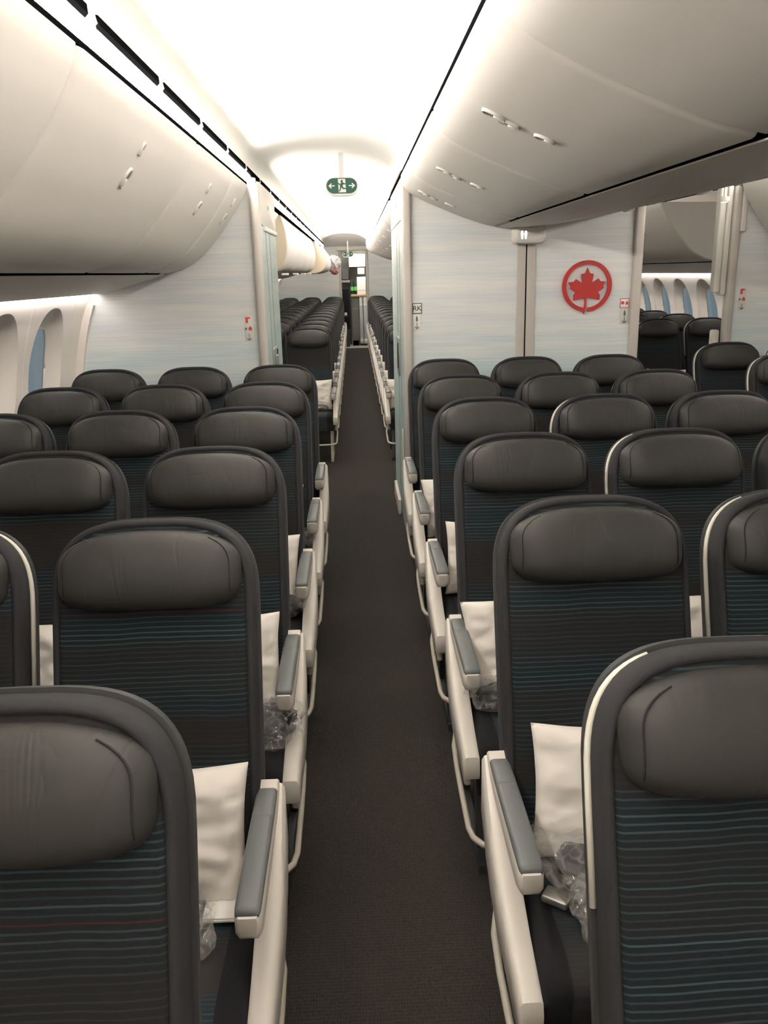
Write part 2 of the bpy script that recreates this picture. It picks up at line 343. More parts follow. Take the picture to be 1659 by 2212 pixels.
# window panels
def superell(a, b, n, N): 
    P = []
    for i in range(N):
        t = 2 * math.pi * i / N; c, s = math.cos(t), math.sin(t)
        P.append((a * math.copysign(abs(c) ** (2 / n), c), b * math.copysign(abs(s) ** (2 / n), s)))
    return P
def window_panel(yc, side):
    N = 64; f = (lambda x: x) if side < 0 else (lambda x: XC2 - x)
    zc = 1.205
    pane = [(p[0] + 0.02, p[1] + zc) for p in superell(0.155, 0.235, 2.7, N)]
    rec = [(p[0], p[1] + zc + 0.005) for p in superell(0.255, 0.335, 2.25, N)]
    def P(y, z, d): return (f(wz(z) - d), yc + y, z)
    LP = []
    for t, d in ((0.0, 0.078), (0.06, 0.066), (0.3, 0.058), (0.6, 0.043), (0.85, 0.026), (0.97, 0.012), (1.0, 0.0)):
        LP.append([P(a[0] + (b[0] - a[0]) * t, a[1] + (b[1] - a[1]) * t, d) for a, b in zip(pane, rec)])
    hw = PW / 2 - 0.002
    rect = []
    for (y, z) in rec:
        dy, dz = y, z - zc - 0.005
        k = min(hw / abs(dy) if abs(dy) > 1e-6 else 1e9, ((ZW1 - zc - 0.005) if dz > 0 else (zc + 0.005 - ZW0)) / abs(dz) if abs(dz) > 1e-6 else 1e9)
        rect.append((dy * k, zc + 0.005 + dz * k))
    for sgy in (-1, 1):           # snap nearest samples to the corners
        for zz in (ZW0, ZW1):
            i = min(range(N), key=lambda i: (rect[i][0] - sgy * hw) ** 2 + (rect[i][1] - zz) ** 2); rect[i] = (sgy * hw, zz)
    for t in (0.04, 0.5, 1.0):
        LP.append([P(a[0] + (b[0] - a[0]) * t, a[1] + (b[1] - a[1]) * t, 0.0) for a, b in zip(rec, rect)])
    g = Geo().loops(LP, True, False, False)
    # panel joint lip
    pg = Geo().add([P(y, z, 0.075) for y, z in pane] + [P(0.02, zc, 0.075)], [[i, (i + 1) % N, N] for i in range(N)])
    rim = Geo().tube([P(y, z, 0.070) for y, z in pane] + [P(*pane[0], 0.070)], 0.005, 5)
    return g, pg, rim
wi = 1
for side in (-1, 1):
    for yc in winY[side]:
        g, pg, rim = window_panel(yc, side)
        o = obj('window_%d' % wi, g.mesh('window_panel', True, 35), 'wall'); wi += 1
        struct(o, ('sidewall panel with tall oval dimmed blue window beside the near window seats' if side < 0 else 'tall oval dimmed blue window in the sidewall beyond the far aisle'), 'window')
        o['group'] = 'cabin windows ' + ('near side' if side < 0 else 'far side')
        obj('pane', pg.mesh('pane', True), 'glass', o); obj('pane_seal', rim.mesh('pane_seal', True), 'wall', o)

# ------------------------------------------------------------------ cross sections
LBIN = [(-0.645, 2.205), (-0.657, 2.165), (-0.678, 2.125), (-0.706, 2.078), (-0.760, 2.002), (-0.822, 1.925), (-0.930, 1.812), (-1.050, 1.742), (-1.150, 1.716)]
LPSU = [(-1.178, 1.704), (-1.26, 1.682), (-1.36, 1.654), (-1.48, 1.622), (-1.595, 1.603)]
CBIN = [(0.262, 2.235), (0.272, 2.185), (0.320, 2.135), (0.400, 2.092), (0.496, 2.050), (0.620, 2.000), (0.740, 1.960), (0.815, 1.943)]
CBIN_FAR = [(1.770, 2.235), (1.766, 2.170), (1.745, 2.100), (1.700, 2.045), (1.550, 2.002), (1.340, 1.967), (1.200, 1.947), (1.133, 1.942)]
CPSU = [(0.838, 1.938), (0.974, 1.930), (1.133 - 0.02, 1.938)]
VAULT = [(-0.690, 2.30), (-0.675, 2.375), (-0.60, 2.435), (-0.45, 2.485), (-0.21, 2.505), (0.03, 2.485), (0.18, 2.435), (0.262, 2.375), (0.278, 2.30)]
def extrude(P, y0, y1, name, mat, closed=False, k=4, smooth=True, thick=0.0, ang=50):
    P = [(p[0], p[1]) for p in curve_interp(P, k)] if k > 1 else P
    if thick:
        q = []
        for i in range(len(P)):
            a = Vector(P[max(i - 1, 0)]); b = Vector(P[min(i + 1, len(P) - 1)]); t = (b - a).normalized(); n = Vector((t.y, -t.x)); q.append(Vector(P[i]) + n * thick)
        P = list(P) + [(v.x, v.y) for v in q[::-1]]; closed = True
    g = Geo().loops([[(p[0], y0, p[1]) for p in P], [(p[0], y1, p[1]) for p in P]], closed, closed, closed)
    return g.mesh(name, smooth, ang)
for pf, nm in ((lambda P: P, 'above the aisle'), (mir, 'above the far aisle')):
    vi = 0
    o = obj('ceiling', extrude(pf(VAULT), YF, 18.9, 'ceiling', 'vault'), 'vault'); struct(o, 'bright white arched ceiling vault ' + nm, 'ceiling')
# end of the vault: sloping dome panel down to the rear partition
g = Geo(); a = curve_interp(VAULT, 4)
LP = []
for t, y in ((0, 18.9), (0.35, 19.1), (0.7, 19.35), (1.0, 19.66)):
    LP.append([(p.x, y, p.y + (2.27 - p.y) * t ** 1.3) for p in a])
g.loops(LP, False, False, False); o = obj('ceiling_dome', g.mesh('ceiling_dome', True), 'vault'); struct(o, 'beige dome closing the ceiling vault above the rear doorway', 'ceiling')

# cove rails, vents and LED diffusers
def rail_side(mirror, lit):
    f = mir if mirror else (lambda P: P)
    tx = 'beyond the far aisle' if mirror else 'above the near aisle'
    # outboard side: vent rail with slots above bin top
    rail = [(-0.680, 2.287), (-0.656, 2.282), (-0.643, 2.294), (-0.648, 2.317), (-0.680, 2.327)]
    o = obj('trim_vent_rail', extrude(f(rail), YF, 18.6, 'vent_rail', 'vault', True, 1, True, ang=30), 'vault'); struct(o, 'white air vent rail with long dark slots ' + tx, 'trim')
    y = 2.32 - 0.752 * 6; slot = None
    while y < 18.3:
        if slot is None:
            S = [(-0.6485, 2.2825), (-0.6395, 2.2915), (-0.6405, 2.3120), (-0.648, 2.3130)]
            P = f(S); slot = Geo().loops([[(p[0], 0, p[1]) for p in P], [(p[0], 0.665, p[1]) for p in P]]).mesh('vent_slot')
        if y > YF: obj('vent_slot', slot, 'slot', o, (0, y, 0))
        y += 0.752
    for y0, y1 in ((YF + 0.05, 5.50), (6.35, 18.5)) if not mirror else ((YF + 0.05, 5.85), (8.4, 18.5)):
        led = [(-0.660, 2.226), (-0.652, 2.224), (-0.648, 2.274), (-0.660, 2.278)]
        d = obj('light_strip', extrude(f(led), y0, y1, 'light_strip', 'led', True, 1, False), ('led_half' if y0 < 0 else 'led_dim') if mirror else 'led'); tag(d, 'glowing white strip light along the vent rail %s, %s' % (tx, 'front cabin' if y0 < 0 else 'rear cabin'), 'light')
    for y0, y1 in ((YF + 0.05, YP - 0.10), (YA + 0.3, 18.5)):
        led = [(0.268, 2.262), (0.256, 2.258), (0.254, 2.300), (0.266, 2.304)]
        d = obj('light_strip', extrude(f(led), y0, y1, 'light_strip', 'led', True, 1, False), ('led_half' if y0 < 0 else 'led_dim') if mirror else 'led_c'); tag(d, 'glowing white strip light along the centre bin tops %s, %s' % (tx, 'front cabin' if y0 < 0 else 'rear cabin'), 'light')
    # dark shadow gaps at the bin tops
    gp = [(-0.690, 2.210), (-0.648, 2.208), (-0.648, 2.223), (-0.690, 2.223)]
    o2 = obj('trim_gap_window', extrude(f(gp), YF, 18.6, 'gap', 'slot', True, 1, False), 'slot'); struct(o2, 'black shadow gap along the window bin tops ' + tx, 'trim')
    gp = [(0.300, 2.240), (0.262, 2.238), (0.262, 2.256), (0.300, 2.256)]
    o3 = obj('trim_gap_centre', extrude(f(gp), YF, 18.6, 'gap', 'slot', True, 1, False), 'slot'); struct(o3, 'black shadow gap along the centre bin tops ' + tx, 'trim')
rail_side(False, True); rail_side(True, True)

# wall wash lights under the outboard service panels
for side in (-1, 1):
    f = (lambda P: P) if side < 0 else mir
    led = f([(-1.600, 1.602), (-1.618, 1.606), (-1.618, 1.616), (-1.600, 1.612)])
    for y0, y1, w_ in (((YF, YP - 0.04, 'front'), (7.0, 18.9, 'rear')) if side < 0 else ((YF, YPR - 0.04, 'front'), (7.0, 18.9, 'rear'))):
        d = obj('wall_wash_light', extrude(led, y0, y1, 'wall_wash', 'led_wall', True, 1, False), 'led_wall')
        tag(d, 'glowing strip light washing the %s sidewall, %s cabin' % ('near' if side < 0 else 'far', w_), 'light')

# service panels (under bins)
def psu(P, y0, y1, slotP, label):
    o = obj('trim_service_panel', extrude(P, y0, y1, 'service_panel', 'psu', thick=0.02 if P[0][0] > P[-1][0] else -0.02), 'psu'); struct(o, label, 'trim')
    for sp_, s0, s1 in slotP:
        s = obj('slot', extrude(sp_, s0, s1, 'slot', 'slot', True, 1, False), 'slot', o)
    return o
def slot_at(xa, za, xb, zb): return [(xa, za), (xb, zb), (xb, zb + 0.03), (xa, za + 0.03)]
LS = slot_at(-1.150, 1.720, -1.178, 1.708)
psu(LPSU, YF, YP - 0.005, [(LS, YF, 5.12)], 'grey passenger service panel under the near window bins, front cabin')
psu(LPSU, YA + 0.9, 18.9, [(LS, YA + 0.9, 18.9)], 'grey passenger service panel under the near window bins, rear cabin')
psu(mir(LPSU), YF, YPR - 0.005, [(mir(LS), YF, YPR - 0.2)], 'grey passenger service panel under the far window bins, front cabin')
psu(mir(LPSU), 7.45, 18.9, [(mir(LS), 7.5, 18.9)], 'grey passenger service panel under the far window bins, rear cabin')
CS1 = slot_at(0.815, 1.947, 0.838, 1.942); CS2 = mir(CS1)
psu(CPSU, YF, YP - 0.005, [(CS1, YF, 4.82), (CS2, YF, 4.82)], 'grey passenger service panel under the centre bins, front cabin')
psu(CPSU, YA + 0.45, 18.9, [(CS1, YA + 0.45, 18.9), (CS2, YA + 0.45, 18.9)], 'grey passenger service panel under the centre bins, rear cabin')

# ------------------------------------------------------------------ overhead bins
def profile_frame(P, t):
    P = curve_interp(P, 6); i = int(t * (len(P) - 1)); i = max(1, min(len(P) - 2, i))
    p = P[i]; tg = (P[i + 1] - P[i - 1]).normalized(); return p, tg
def bin_mesh(P, back, name, y0, y1, k=5):
    """prism with softened joints at both ends; visible face = P"""
    Q = curve_interp(P, k); n = len(Q)
    cen = Vector((sum(p.x for p in Q) / n, sum(p.y for p in Q) / n + 0.25))
    R = [Vector(b) for b in back]
    def ring(y, d):
        out = []
        for i, p in enumerate(Q):
            a = Q[max(i - 1, 0)]; b = Q[min(i + 1, n - 1)]; t = (b - a).normalized(); nn = Vector((t.y, -t.x))
            if nn.dot(cen - p) < 0: nn = -nn
            q = p + nn * d; out.append((q.x, y, q.y))
        return out + [(r.x, y, r.y) for r in R]
    LP = [ring(y0 + 0.001, 0.018), ring(y0 + 0.005, 0.011), ring(y0 + 0.015, 0.004), ring(y0 + 0.032, 0.0), ring(y1 - 0.032, 0.0), ring(y1 - 0.015, 0.004), ring(y1 - 0.005, 0.011), ring(y1 - 0.001, 0.018)]
    return Geo().loops(LP).mesh(name, True, 38)
def oval_cup(parent, p, tg, y, a, b, flip, name='latch', split=False, mat='cup'):
    """raised oval latch with painted recess lying on the bin face: long axis follows the profile"""
    T = Vector((tg.x, 0, tg.y)); Yv = Vector((0, 1, 0)); Nn = T.cross(Yv)
    if Nn.z > 0: Nn = -Nn
    P0 = Vector((p.x, y, p.y)); N = 20
    def ring(s, h, sh=0): return [P0 + T * (a * s * math.cos(t) + sh) + Yv * (b * s * math.sin(t)) + Nn * h for t in [2 * math.pi * i / N for i in range(N)]]
    g = Geo().loops([ring(1.16, -0.004), ring(1.08, 0.007), ring(0.96, 0.008), ring(0.90, 0.004)], True, False, False)
    o = obj(name, g.mesh('latch_ring', True), 'bin', parent)
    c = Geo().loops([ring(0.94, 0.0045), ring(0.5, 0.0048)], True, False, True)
    obj('recess_shade', c.mesh('latch_shade_disc', True), mat, o)  # dark disc paints the shade of a hollow that is not cut
    c = Geo().loops([ring(0.45, 0.0040, a * 0.42), ring(0.42, 0.0085, a * 0.42), ring(0.2, 0.0095, a * 0.42)], True, False, True)
    obj('paddle', c.mesh('latch_paddle', True, 40), 'bin', o)
LB_BACK = [(-1.15, 1.80), (-1.45, 1.85), (-1.52, 2.2), (-0.95, 2.205)]
CB_BACK = [(0.815, 2.02), (0.962, 2.02), (0.962, 2.22), (0.45, 2.235)]
ordn = ['first', 'second', 'third', 'fourth', 'fifth', 'sixth', 'seventh', 'eighth', 'ninth', 'tenth', 'eleventh', 'twelfth', 'thirteenth', 'fourteenth', 'fifteenth', 'sixteenth']
def bins(P, back, seams, label, group, latch_ts, from_end=True):
    n = len(seams) - 1
    for i in range(n):
        y0, y1 = seams[i], seams[i + 1]
        r = obj('overhead_bin', bin_mesh(P, back, 'overhead_bin', y0, y1), 'bin')
        kk = (n - 1 - i) if from_end else i
        tag(r, label % ordn[kk], 'overhead bin', group)
        yc = (y0 + y1) / 2
        for (t, a, b, dy, nm) in latch_ts:
            p, tg = profile_frame(P, t)
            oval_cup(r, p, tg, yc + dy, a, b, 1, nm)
LL = [(0.50, 0.034, 0.022, 0.0, 'latch'), (0.36, 0.022, 0.011, 0.0, 'latch_button')]
CLt = [(0.40, 0.034, 0.022, 0.0, 'latch'), (0.475, 0.032, 0.020, 0.014, 'latch'), (0.60, 0.030, 0.018, 0.0, 'latch_button')]
bins(LBIN, LB_BACK, [-2.2, -0.75, 0.70, 2.15, 3.66, 4.72, YP - 0.004], 'closed curved off-white bin above the near window seats, %s from the partition', 'closed overhead bins', LL)
bins(CBIN, CB_BACK, [-2.2, -0.86, 0.49, 1.85, 3.20, 4.50, YP - 0.004], 'closed curved off-white bin above the centre seats, near-aisle face, %s from the emblem partition', 'closed overhead bins', CLt)
bins(CBIN_FAR, mir(CB_BACK), [-0.86, 0.49, 1.85, 3.20, 4.50, YP - 0.004], 'closed curved off-white bin above the centre seats, far-aisle face, %s from the emblem partition', 'closed overhead bins', CLt)
bins(mir(LBIN), mir(LB_BACK), [0.70, 2.15, 3.66, 4.72, YPR - 0.036], 'closed curved off-white bin above the far window seats, %s from the far partition', 'closed overhead bins', LL)
bins(CBIN, CB_BACK, [7.0 + 1.49 * k for k in range(9)], 'closed off-white rear-cabin bin above the centre seats, near-aisle face, %s behind the partition', 'rear cabin bins', CLt[:1] + CLt[2:], False)
bins(CBIN_FAR, mir(CB_BACK), [7.0 + 1.49 * k for k in range(3)], 'closed off-white rear-cabin bin above the centre seats, far-aisle face, %s behind the partition', 'rear cabin bins', CLt[:1] + CLt[2:], False)
bins(mir(LBIN), mir(LB_BACK), [7.45 + 1.49 * k for k in range(4)], 'closed off-white rear-cabin bin above the far window seats, %s behind the far partition', 'rear cabin bins', LL, False)
# near window side of the rear cabin: buckets swung open
OPEN = [(-0.690, 2.235), (-0.655, 2.16), (-0.630, 2.06), (-0.622, 1.95), (-0.640, 1.83), (-0.690, 1.745), (-0.80, 1.700), (-0.95, 1.69)]
OBACK = [(-1.18, 1.735), (-1.40, 1.84), (-1.45, 2.1), (-0.95, 2.235)]
def open_bin(y0, y1, dx, label):
    P = [(p[0] + dx * min(1, (2.235 - p[1]) * 3), p[1]) for p in OPEN]
    r = obj('overhead_bin', bin_mesh(P, OBACK, 'open_bin', y0 + 0.01, y1), 'bin'); tag(r, label, 'overhead bin', 'rear cabin bins')
    Q = curve_interp(P, 5); lo = [(q.x - 0.012 if q.y < 2.2 else q.x - 0.03, q.y + 0.01) for q in Q]
    pts = lo + OBACK
    g = Geo().loops([[(p[0], y0, p[1]) for p in pts], [(p[0], y0 + 0.012, p[1]) for p in pts]])
    obj('end_panel', g.mesh('end_panel'), 'bin_side', r)
    h = Geo().rbox(-0.70, -0.64, y0 + 0.05, y0 + 0.17, 1.685, 1.705, 0.006); obj('handle', h.mesh('handle', True, 40), 'white', r)
for i, (a, b, dx) in enumerate(((8.0, 9.45, 0.0), (9.46, 10.9, 0.0), (10.91, 12.35, 0.0), (12.36, 13.8, 0.0), (14.4, 17.2, 0.17))):
    open_bin(a, b, dx, 'open swung-down bin with beige end above the rear-cabin window seats, %s behind the partition' % ordn[i])
# bag sticking out of the last open bin
def blob(name, sub, size, seed, amp, fr, flat=None):
    bm = bmesh.new(); bmesh.ops.create_icosphere(bm, subdivisions=sub, radius=1.0)
    for v in bm.verts:
        d = noise.fractal(v.co * fr + Vector((seed, seed * 1.7, 0)), 1.0, 2.0, 4) ; rdg = abs(noise.noise(v.co * fr * 1.7 + Vector((seed * 3, 1, 2))))
        k = 1 + amp * d - amp * 0.9 * (0.35 - rdg if rdg < 0.35 else 0)
        v.co = Vector((v.co.x * k * size[0], v.co.y * k * size[1], v.co.z * k * size[2]))
        if flat is not None and v.co.z < flat: v.co.z = flat + (v.co.z - flat) * 0.08
    me = bpy.data.meshes.new(name); bm.to_mesh(me); bm.free()
    return me
r = root('stowed_bag', (-0.42, 17.3, 1.88), 'crumpled grey and rust bag hanging out of the last open bin', 'bag')
me = blob('bag_body', 4, (0.13, 0.12, 0.17), 3.0, 0.3, 1.6); obj('bag_body', me, 'bag_grey', r)
me = blob('bag_flap', 3, (0.08, 0.08, 0.06), 5.0, 0.3, 1.6); o = obj('bag_flap', me, 'rust', r); o.location = (0.02, -0.06, -0.15)

# ------------------------------------------------------------------ partitions
def bx(name, dims, mat, parent=None, r=0.0, axis=2, n=4):
    g = Geo()
    if r: g.rbox(*dims, r, n, axis); me = g.mesh(name, True, 40)
    else: g.box(*dims); me = g.mesh(name)
    return obj(name, me, mat, parent)
# near window side monument
o = bx('wall_partition_window', (-1.86, -0.60, YP, YP + 0.05, 0.0, 2.245), 'print'); struct(o, 'partition behind the near window seats printed with pale blue brush strokes', 'partition')
bx('edge_post', (-0.637, -0.580, YP - 0.035, YP + 0.035, 0.0, 2.215), 'post', o, 0.022)
for i, (y0, y1) in enumerate(((5.34, 5.60), (5.612, 5.84), (5.852, 6.34))):
    bx('side_panel', (-0.605, -0.585, y0, y1, 0.0, 1.98), 'print_side_shaded', o)
for y_ in (5.602, 5.842): bx('side_seam', (-0.590, -0.5838, y_, y_ + 0.012, 0.0, 1.955), 'cup', o)
bx('side_core', (-0.66, -0.60, YP + 0.04, 6.34, 0.0, 2.23), 'dark_gap', o)
bx('header_panel', (-0.605, -0.583, 5.36, 6.335, 1.985, 2.23), 'wall', o, 0.006, 0)
h = bx('latch_plate', (-0.588, -0.576, 5.63, 5.90, 0.99, 1.22), 'metal', o, 0.01, 0); bx('latch_handle', (-0.58, -0.562, 5.70, 5.81, 1.03, 1.17), 'galley_grey', h, 0.012, 0); bx('latch_slot', (-0.579, -0.573, 5.85, 5.885, 1.0, 1.2), 'slot', h)
bx('header_sticker', (-0.584, -0.5815, 5.80, 5.90, 2.10, 2.125), 'cyan_ink', o)
bx('header_rail', (-0.60, -0.572, 5.5, 6.33, 1.955, 1.985), 'white', o, 0.006, 1)
bx('back_panel', (-1.80, -0.59, 6.30, 6.35, 0.0, 2.23), 'wall', o)
g = Geo(); zs = [0.7 + 0.07 * i for i in range(13)]
g.loops([[(wz(z) - 0.01, YP - 0.035, z), (wz(z) + 0.045, YP - 0.035, z), (wz(z) + 0.045, YP, z), (wz(z) - 0.01, YP, z)] for z in zs]); obj('wall_trim_strip', g.mesh('wall_trim_strip', True, 30), 'wall', o)
# centre monument
o = bx('wall_partition_centre', (0.31, 1.70, YP, YP + 0.05, 0.0, 2.245), 'print'); struct(o, 'partition behind the centre seats carrying the red leaf emblem', 'partition')
bx('edge_post', (0.263, 0.320, YP - 0.03, YP + 0.035, 0.0, 2.235), 'post', o, 0.015)
bx('edge_post', (1.683, 1.742, YP - 0.03, YP + 0.035, 0.0, 2.235), 'post', o, 0.015)
bx('centre_strip', (0.968, 1.022, YP - 0.010, YP, 0.0, 1.90), 'post', o, 0.004)
bx('centre_strip', (1.030, 1.084, YP - 0.010, YP, 0.0, 1.90), 'post', o, 0.004)
bx('centre_gap', (1.022, 1.030, YP - 0.004, YP, 0.0, 1.90), 'slot', o)
for i, (y0, y1) in enumerate(((5.34, 5.62), (5.632, 5.95), (5.962, 6.74))):
    bx('side_panel', (0.266, 0.290, y0, y1, 0.0, 1.99), 'print_side_shaded', o)
bx('header_panel', (0.264, 0.290, 5.36, 6.735, 1.995, 2.235), 'wall', o, 0.006, 0)
bx('header_sticker', (0.2625, 0.2645, 5.80, 5.92, 2.10, 2.13), 'cyan_ink', o)
h = bx('latch_plate', (0.256, 0.267, 5.75, 5.98, 1.0, 1.26), 'metal', o, 0.01, 0); bx('latch_slot', (0.253, 0.258, 5.80, 5.86, 1.05, 1.22), 'slot', h)
for y_ in (5.622, 5.952): bx('side_seam', (0.2645, 0.270, y_, y_ + 0.012, 0.0, 1.99), 'cup', o)
bx('side_core', (0.285, 0.33, YP + 0.04, 6.74, 0.0, 2.23), 'dark_gap', o)
bx('grab_rail', (0.250, 0.262, 5.40, 5.43, 0.35, 0.70), 'cream', o, 0.005)
bx('kick_plate', (0.236, 0.262, 5.80, 6.40, 0.0, 0.11), 'cream', o, 0.008)
bx('far_side', (1.68, 1.72, YP + 0.03, 6.74, 0.0, 2.23), 'print_side_shaded', o)
bx('back_panel', (0.27, 1.72, 6.70, 6.75, 0.0, 2.23), 'wall', o)
# far window side monument
o = bx('wall_partition_far', (2.60, 3.80, YPR, YPR + 0.05, 0.0, 2.245), 'print'); struct(o, 'partition behind the far window seats beyond the far aisle', 'partition')
bx('edge_post', (2.565, 2.625, YPR - 0.03, YPR + 0.04, 0.0, 2.20), 'post', o, 0.02)
bx('header_column', (2.478, 2.525, YPR, YPR + 0.07, 1.50, 2.235), 'bin', o, 0.012)
bx('header_column', (2.525, 2.562, YPR - 0.012, YPR + 0.07, 1.48, 2.235), 'bin', o, 0.010)
bx('low_column', (2.515, 2.56, YPR + 0.02, YPR + 0.10, 0.0, 1.24), 'cream', o, 0.015)
bx('corner_brace', (2.62, 2.66, YPR - 0.03, YPR, 1.9, 2.2), 'bin', o, 0.01)
sp_ = root('spot_light', (2.40, 5.70, 2.082), 'tiny round downlight beside the far partition header', 'light')
N_ = 14; g = Geo().loops([[(r_ * math.cos(2 * math.pi * k / N_), r_ * math.sin(2 * math.pi * k / N_), z_) for k in range(N_)] for r_, z_ in ((0.030, 0.03), (0.030, 0.0), (0.022, -0.003))]); obj('bezel', g.mesh('bezel', True, 40), 'bin', sp_)
g = Geo().loops([[(r_ * math.cos(2 * math.pi * k / N_), r_ * math.sin(2 * math.pi * k / N_), z_) for k in range(N_)] for r_, z_ in ((0.021, -0.002), (0.018, -0.005))]); obj('lens', g.mesh('lens', True, 40), 'led_spot', sp_)
g = Geo().box(-0.008, 0.008, -0.008, 0.008, 0.02, 0.50); obj('stem', g.mesh('stem'), 'bin', sp_)
# rear partition with the galley doorway
o = bx('wall_partition_rear_window', (-1.86, -0.36, YE, YE + 0.05, 0.0, 2.27), 'print'); struct(o, 'pale blue partition behind the last rear-cabin window seats', 'partition')
bx('door_post', (-0.36, -0.305, YE - 0.02, YE + 0.07, 0.0, 2.20), 'post', o, 0.012)
o = bx('wall_partition_rear_centre', (0.30, 1.70, YE, YE + 0.05, 0.0, 2.27), 'print'); struct(o, 'pale blue partition behind the last rear-cabin centre seats', 'partition')
bx('door_post', (0.255, 0.31, YE - 0.02, YE + 0.07, 0.0, 2.20), 'post', o, 0.012)
o = bx('wall_partition_rear_far', (2.3, 3.8, YE, YE + 0.05, 0.0, 2.27), 'print'); struct(o, 'partition at the far rear end of the cabin', 'partition')
o = bx('trim_door_header', (-0.40, 0.32, YE - 0.08, YE + 0.10, 2.175, 2.28), 'bin', None, 0.03, 0); struct(o, 'rounded beige header above the galley doorway', 'trim')
o = bx('trim_cross_roof_near', (-0.72, 0.30, YP + 0.2, YP + 0.24, 2.60, 2.70), 'vault'); struct(o, 'roof cross member above the near aisle vault', 'trim')

# ------------------------------------------------------------------ emblem, signs, placards
def flat_poly(P, y, t, fx, fz, s):
    """extruded polygon standing in the XZ plane, front at y-t"""
    n = len(P); V = [(fx + p[0] * s, y - t, fz + p[1] * s) for p in P] + [(fx + p[0] * s, y, fz + p[1] * s) for p in P]
    bm = bmesh.new(); vs = [bm.verts.new(v) for v in V]
    bm.faces.new(vs[:n]); bm.faces.new(vs[n:][::-1])
    for i in range(n): bm.faces.new([vs[i], vs[(i + 1) % n], vs[n + (i + 1) % n], vs[n + i]])
    bmesh.ops.recalc_face_normals(bm, faces=bm.faces); bmesh.ops.triangulate(bm, faces=[f for f in bm.faces if len(f.verts) > 4])
    me = bpy.data.meshes.new('flat'); bm.to_mesh(me); bm.free(); return me
half = [(0, 1.05), (.14, .74), (.37, .69), (.28, .17), (.68, .42), (.78, .27), (1.10, .24), (.96, -.02), (1.01, -.12), (.66, -.37), (.78, -.53), (.77, -.80), (.10, -.66)]
leaf = half + [(-x, y) for x, y in half[::-1][:-1]]
S = 0.1535 / 1.48; ex, ez = 1.405, 1.579
r = root('wall_emblem', (0, 0, 0), 'red leaf inside an open red ring mounted on the centre partition', 'emblem')
obj('leaf', flat_poly(leaf, YP - 0.002, 0.016, ex, ez, S), 'red', r)
ring = []
A0, A1 = math.radians(-85), math.radians(262)
ring += [(1.48 * math.cos(A0 + (A1 - A0) * i / 70), 1.48 * math.sin(A0 + (A1 - A0) * i / 70)) for i in range(71)]
ring += [(-0.13, -1.62)]
stem = [(-0.06, -1.42), (-0.015, -1.2), (0.0, -0.95), (-0.02, -0.66)]
stem2 = [(-0.14, -0.66), (-0.11, -0.95), (-0.13, -1.2), (-0.16, -1.27)]
ring += stem + stem2
ring += [(1.25 * math.cos(A1 - (A1 - A0) * i / 70), 1.25 * math.sin(A1 - (A1 - A0) * i / 70)) for i in range(1, 71)]
obj('ring', flat_poly(ring, YP - 0.002, 0.016, ex, ez, S), 'red', r)
def text_mesh(s, size, name='letters'):
    cu = bpy.data.curves.new(name, 'FONT'); cu.body = s; cu.size = size; cu.extrude = 0.0006; cu.offset = size * 0.012; cu.align_x = 'CENTER'; cu.align_y = 'CENTER'
    t = bpy.data.objects.new(name, cu); COL.objects.link(t); dg = bpy.context.evaluated_depsgraph_get(); dg.update()
    me = bpy.data.meshes.new_from_object(t.evaluated_get(dg)); bpy.data.objects.remove(t, do_unlink=True); return me
def plate(name, x, z, wd, ht, y, mat, label=None, cat='placard', th=0.003, parent=None, r=0.0):
    me = Geo().rbox(x - wd / 2, x + wd / 2, y - th, y, z - ht / 2, z + ht / 2, r or 0.0012, 4, 1).mesh(name, True, 40)
    o = obj(name, me, mat, parent)
    if label: tag(o, label, cat)
    return o
def arrow(x, z, h, y, parent, mat='brown_ink'):
    s = h
    P = [(-.05, .5), (.05, .5), (.05, -.28), (.27, -.08), (.36, -.17), (0, -.5), (-.36, -.17), (-.27, -.08), (-.05, -.28)]
    return obj('arrow', flat_poly(P, y, 0.001, x, z, s), mat, parent)
yf = YP - 0.001
# RK placard with bottle and arrow
p = plate('placard', 0.352, 1.470, 0.060, 0.064, yf, 'ink', 'white letter placard RK with dark border on the centre partition', th=0.002, r=0.008)
plate('face', 0.352, 1.470, 0.051, 0.055, yf - 0.002, 'white', th=0.001, parent=p, r=0.005)
t = obj('letters', text_mesh('RK', 0.043), 'ink', p); t.rotation_euler = (math.pi / 2, 0, 0); t.location = (0.352, yf - 0.0035, 1.470)
p = plate('placard', 0.350, 1.388, 0.046, 0.092, yf, 'white', 'narrow placard with bottle and down arrow under the RK placard', th=0.0015)
bot = [(0, .5), (.08, .3), (.16, .1), (.18, -.2), (.14, -.5), (-.14, -.5), (-.18, -.2), (-.16, .1), (-.08, .3)]
obj('bottle_symbol', flat_poly(bot, yf - 0.0015, 0.001, 0.350, 1.410, 0.036), 'teal_ink', p); arrow(0.350, 1.365, 0.040, yf - 0.0015, p)
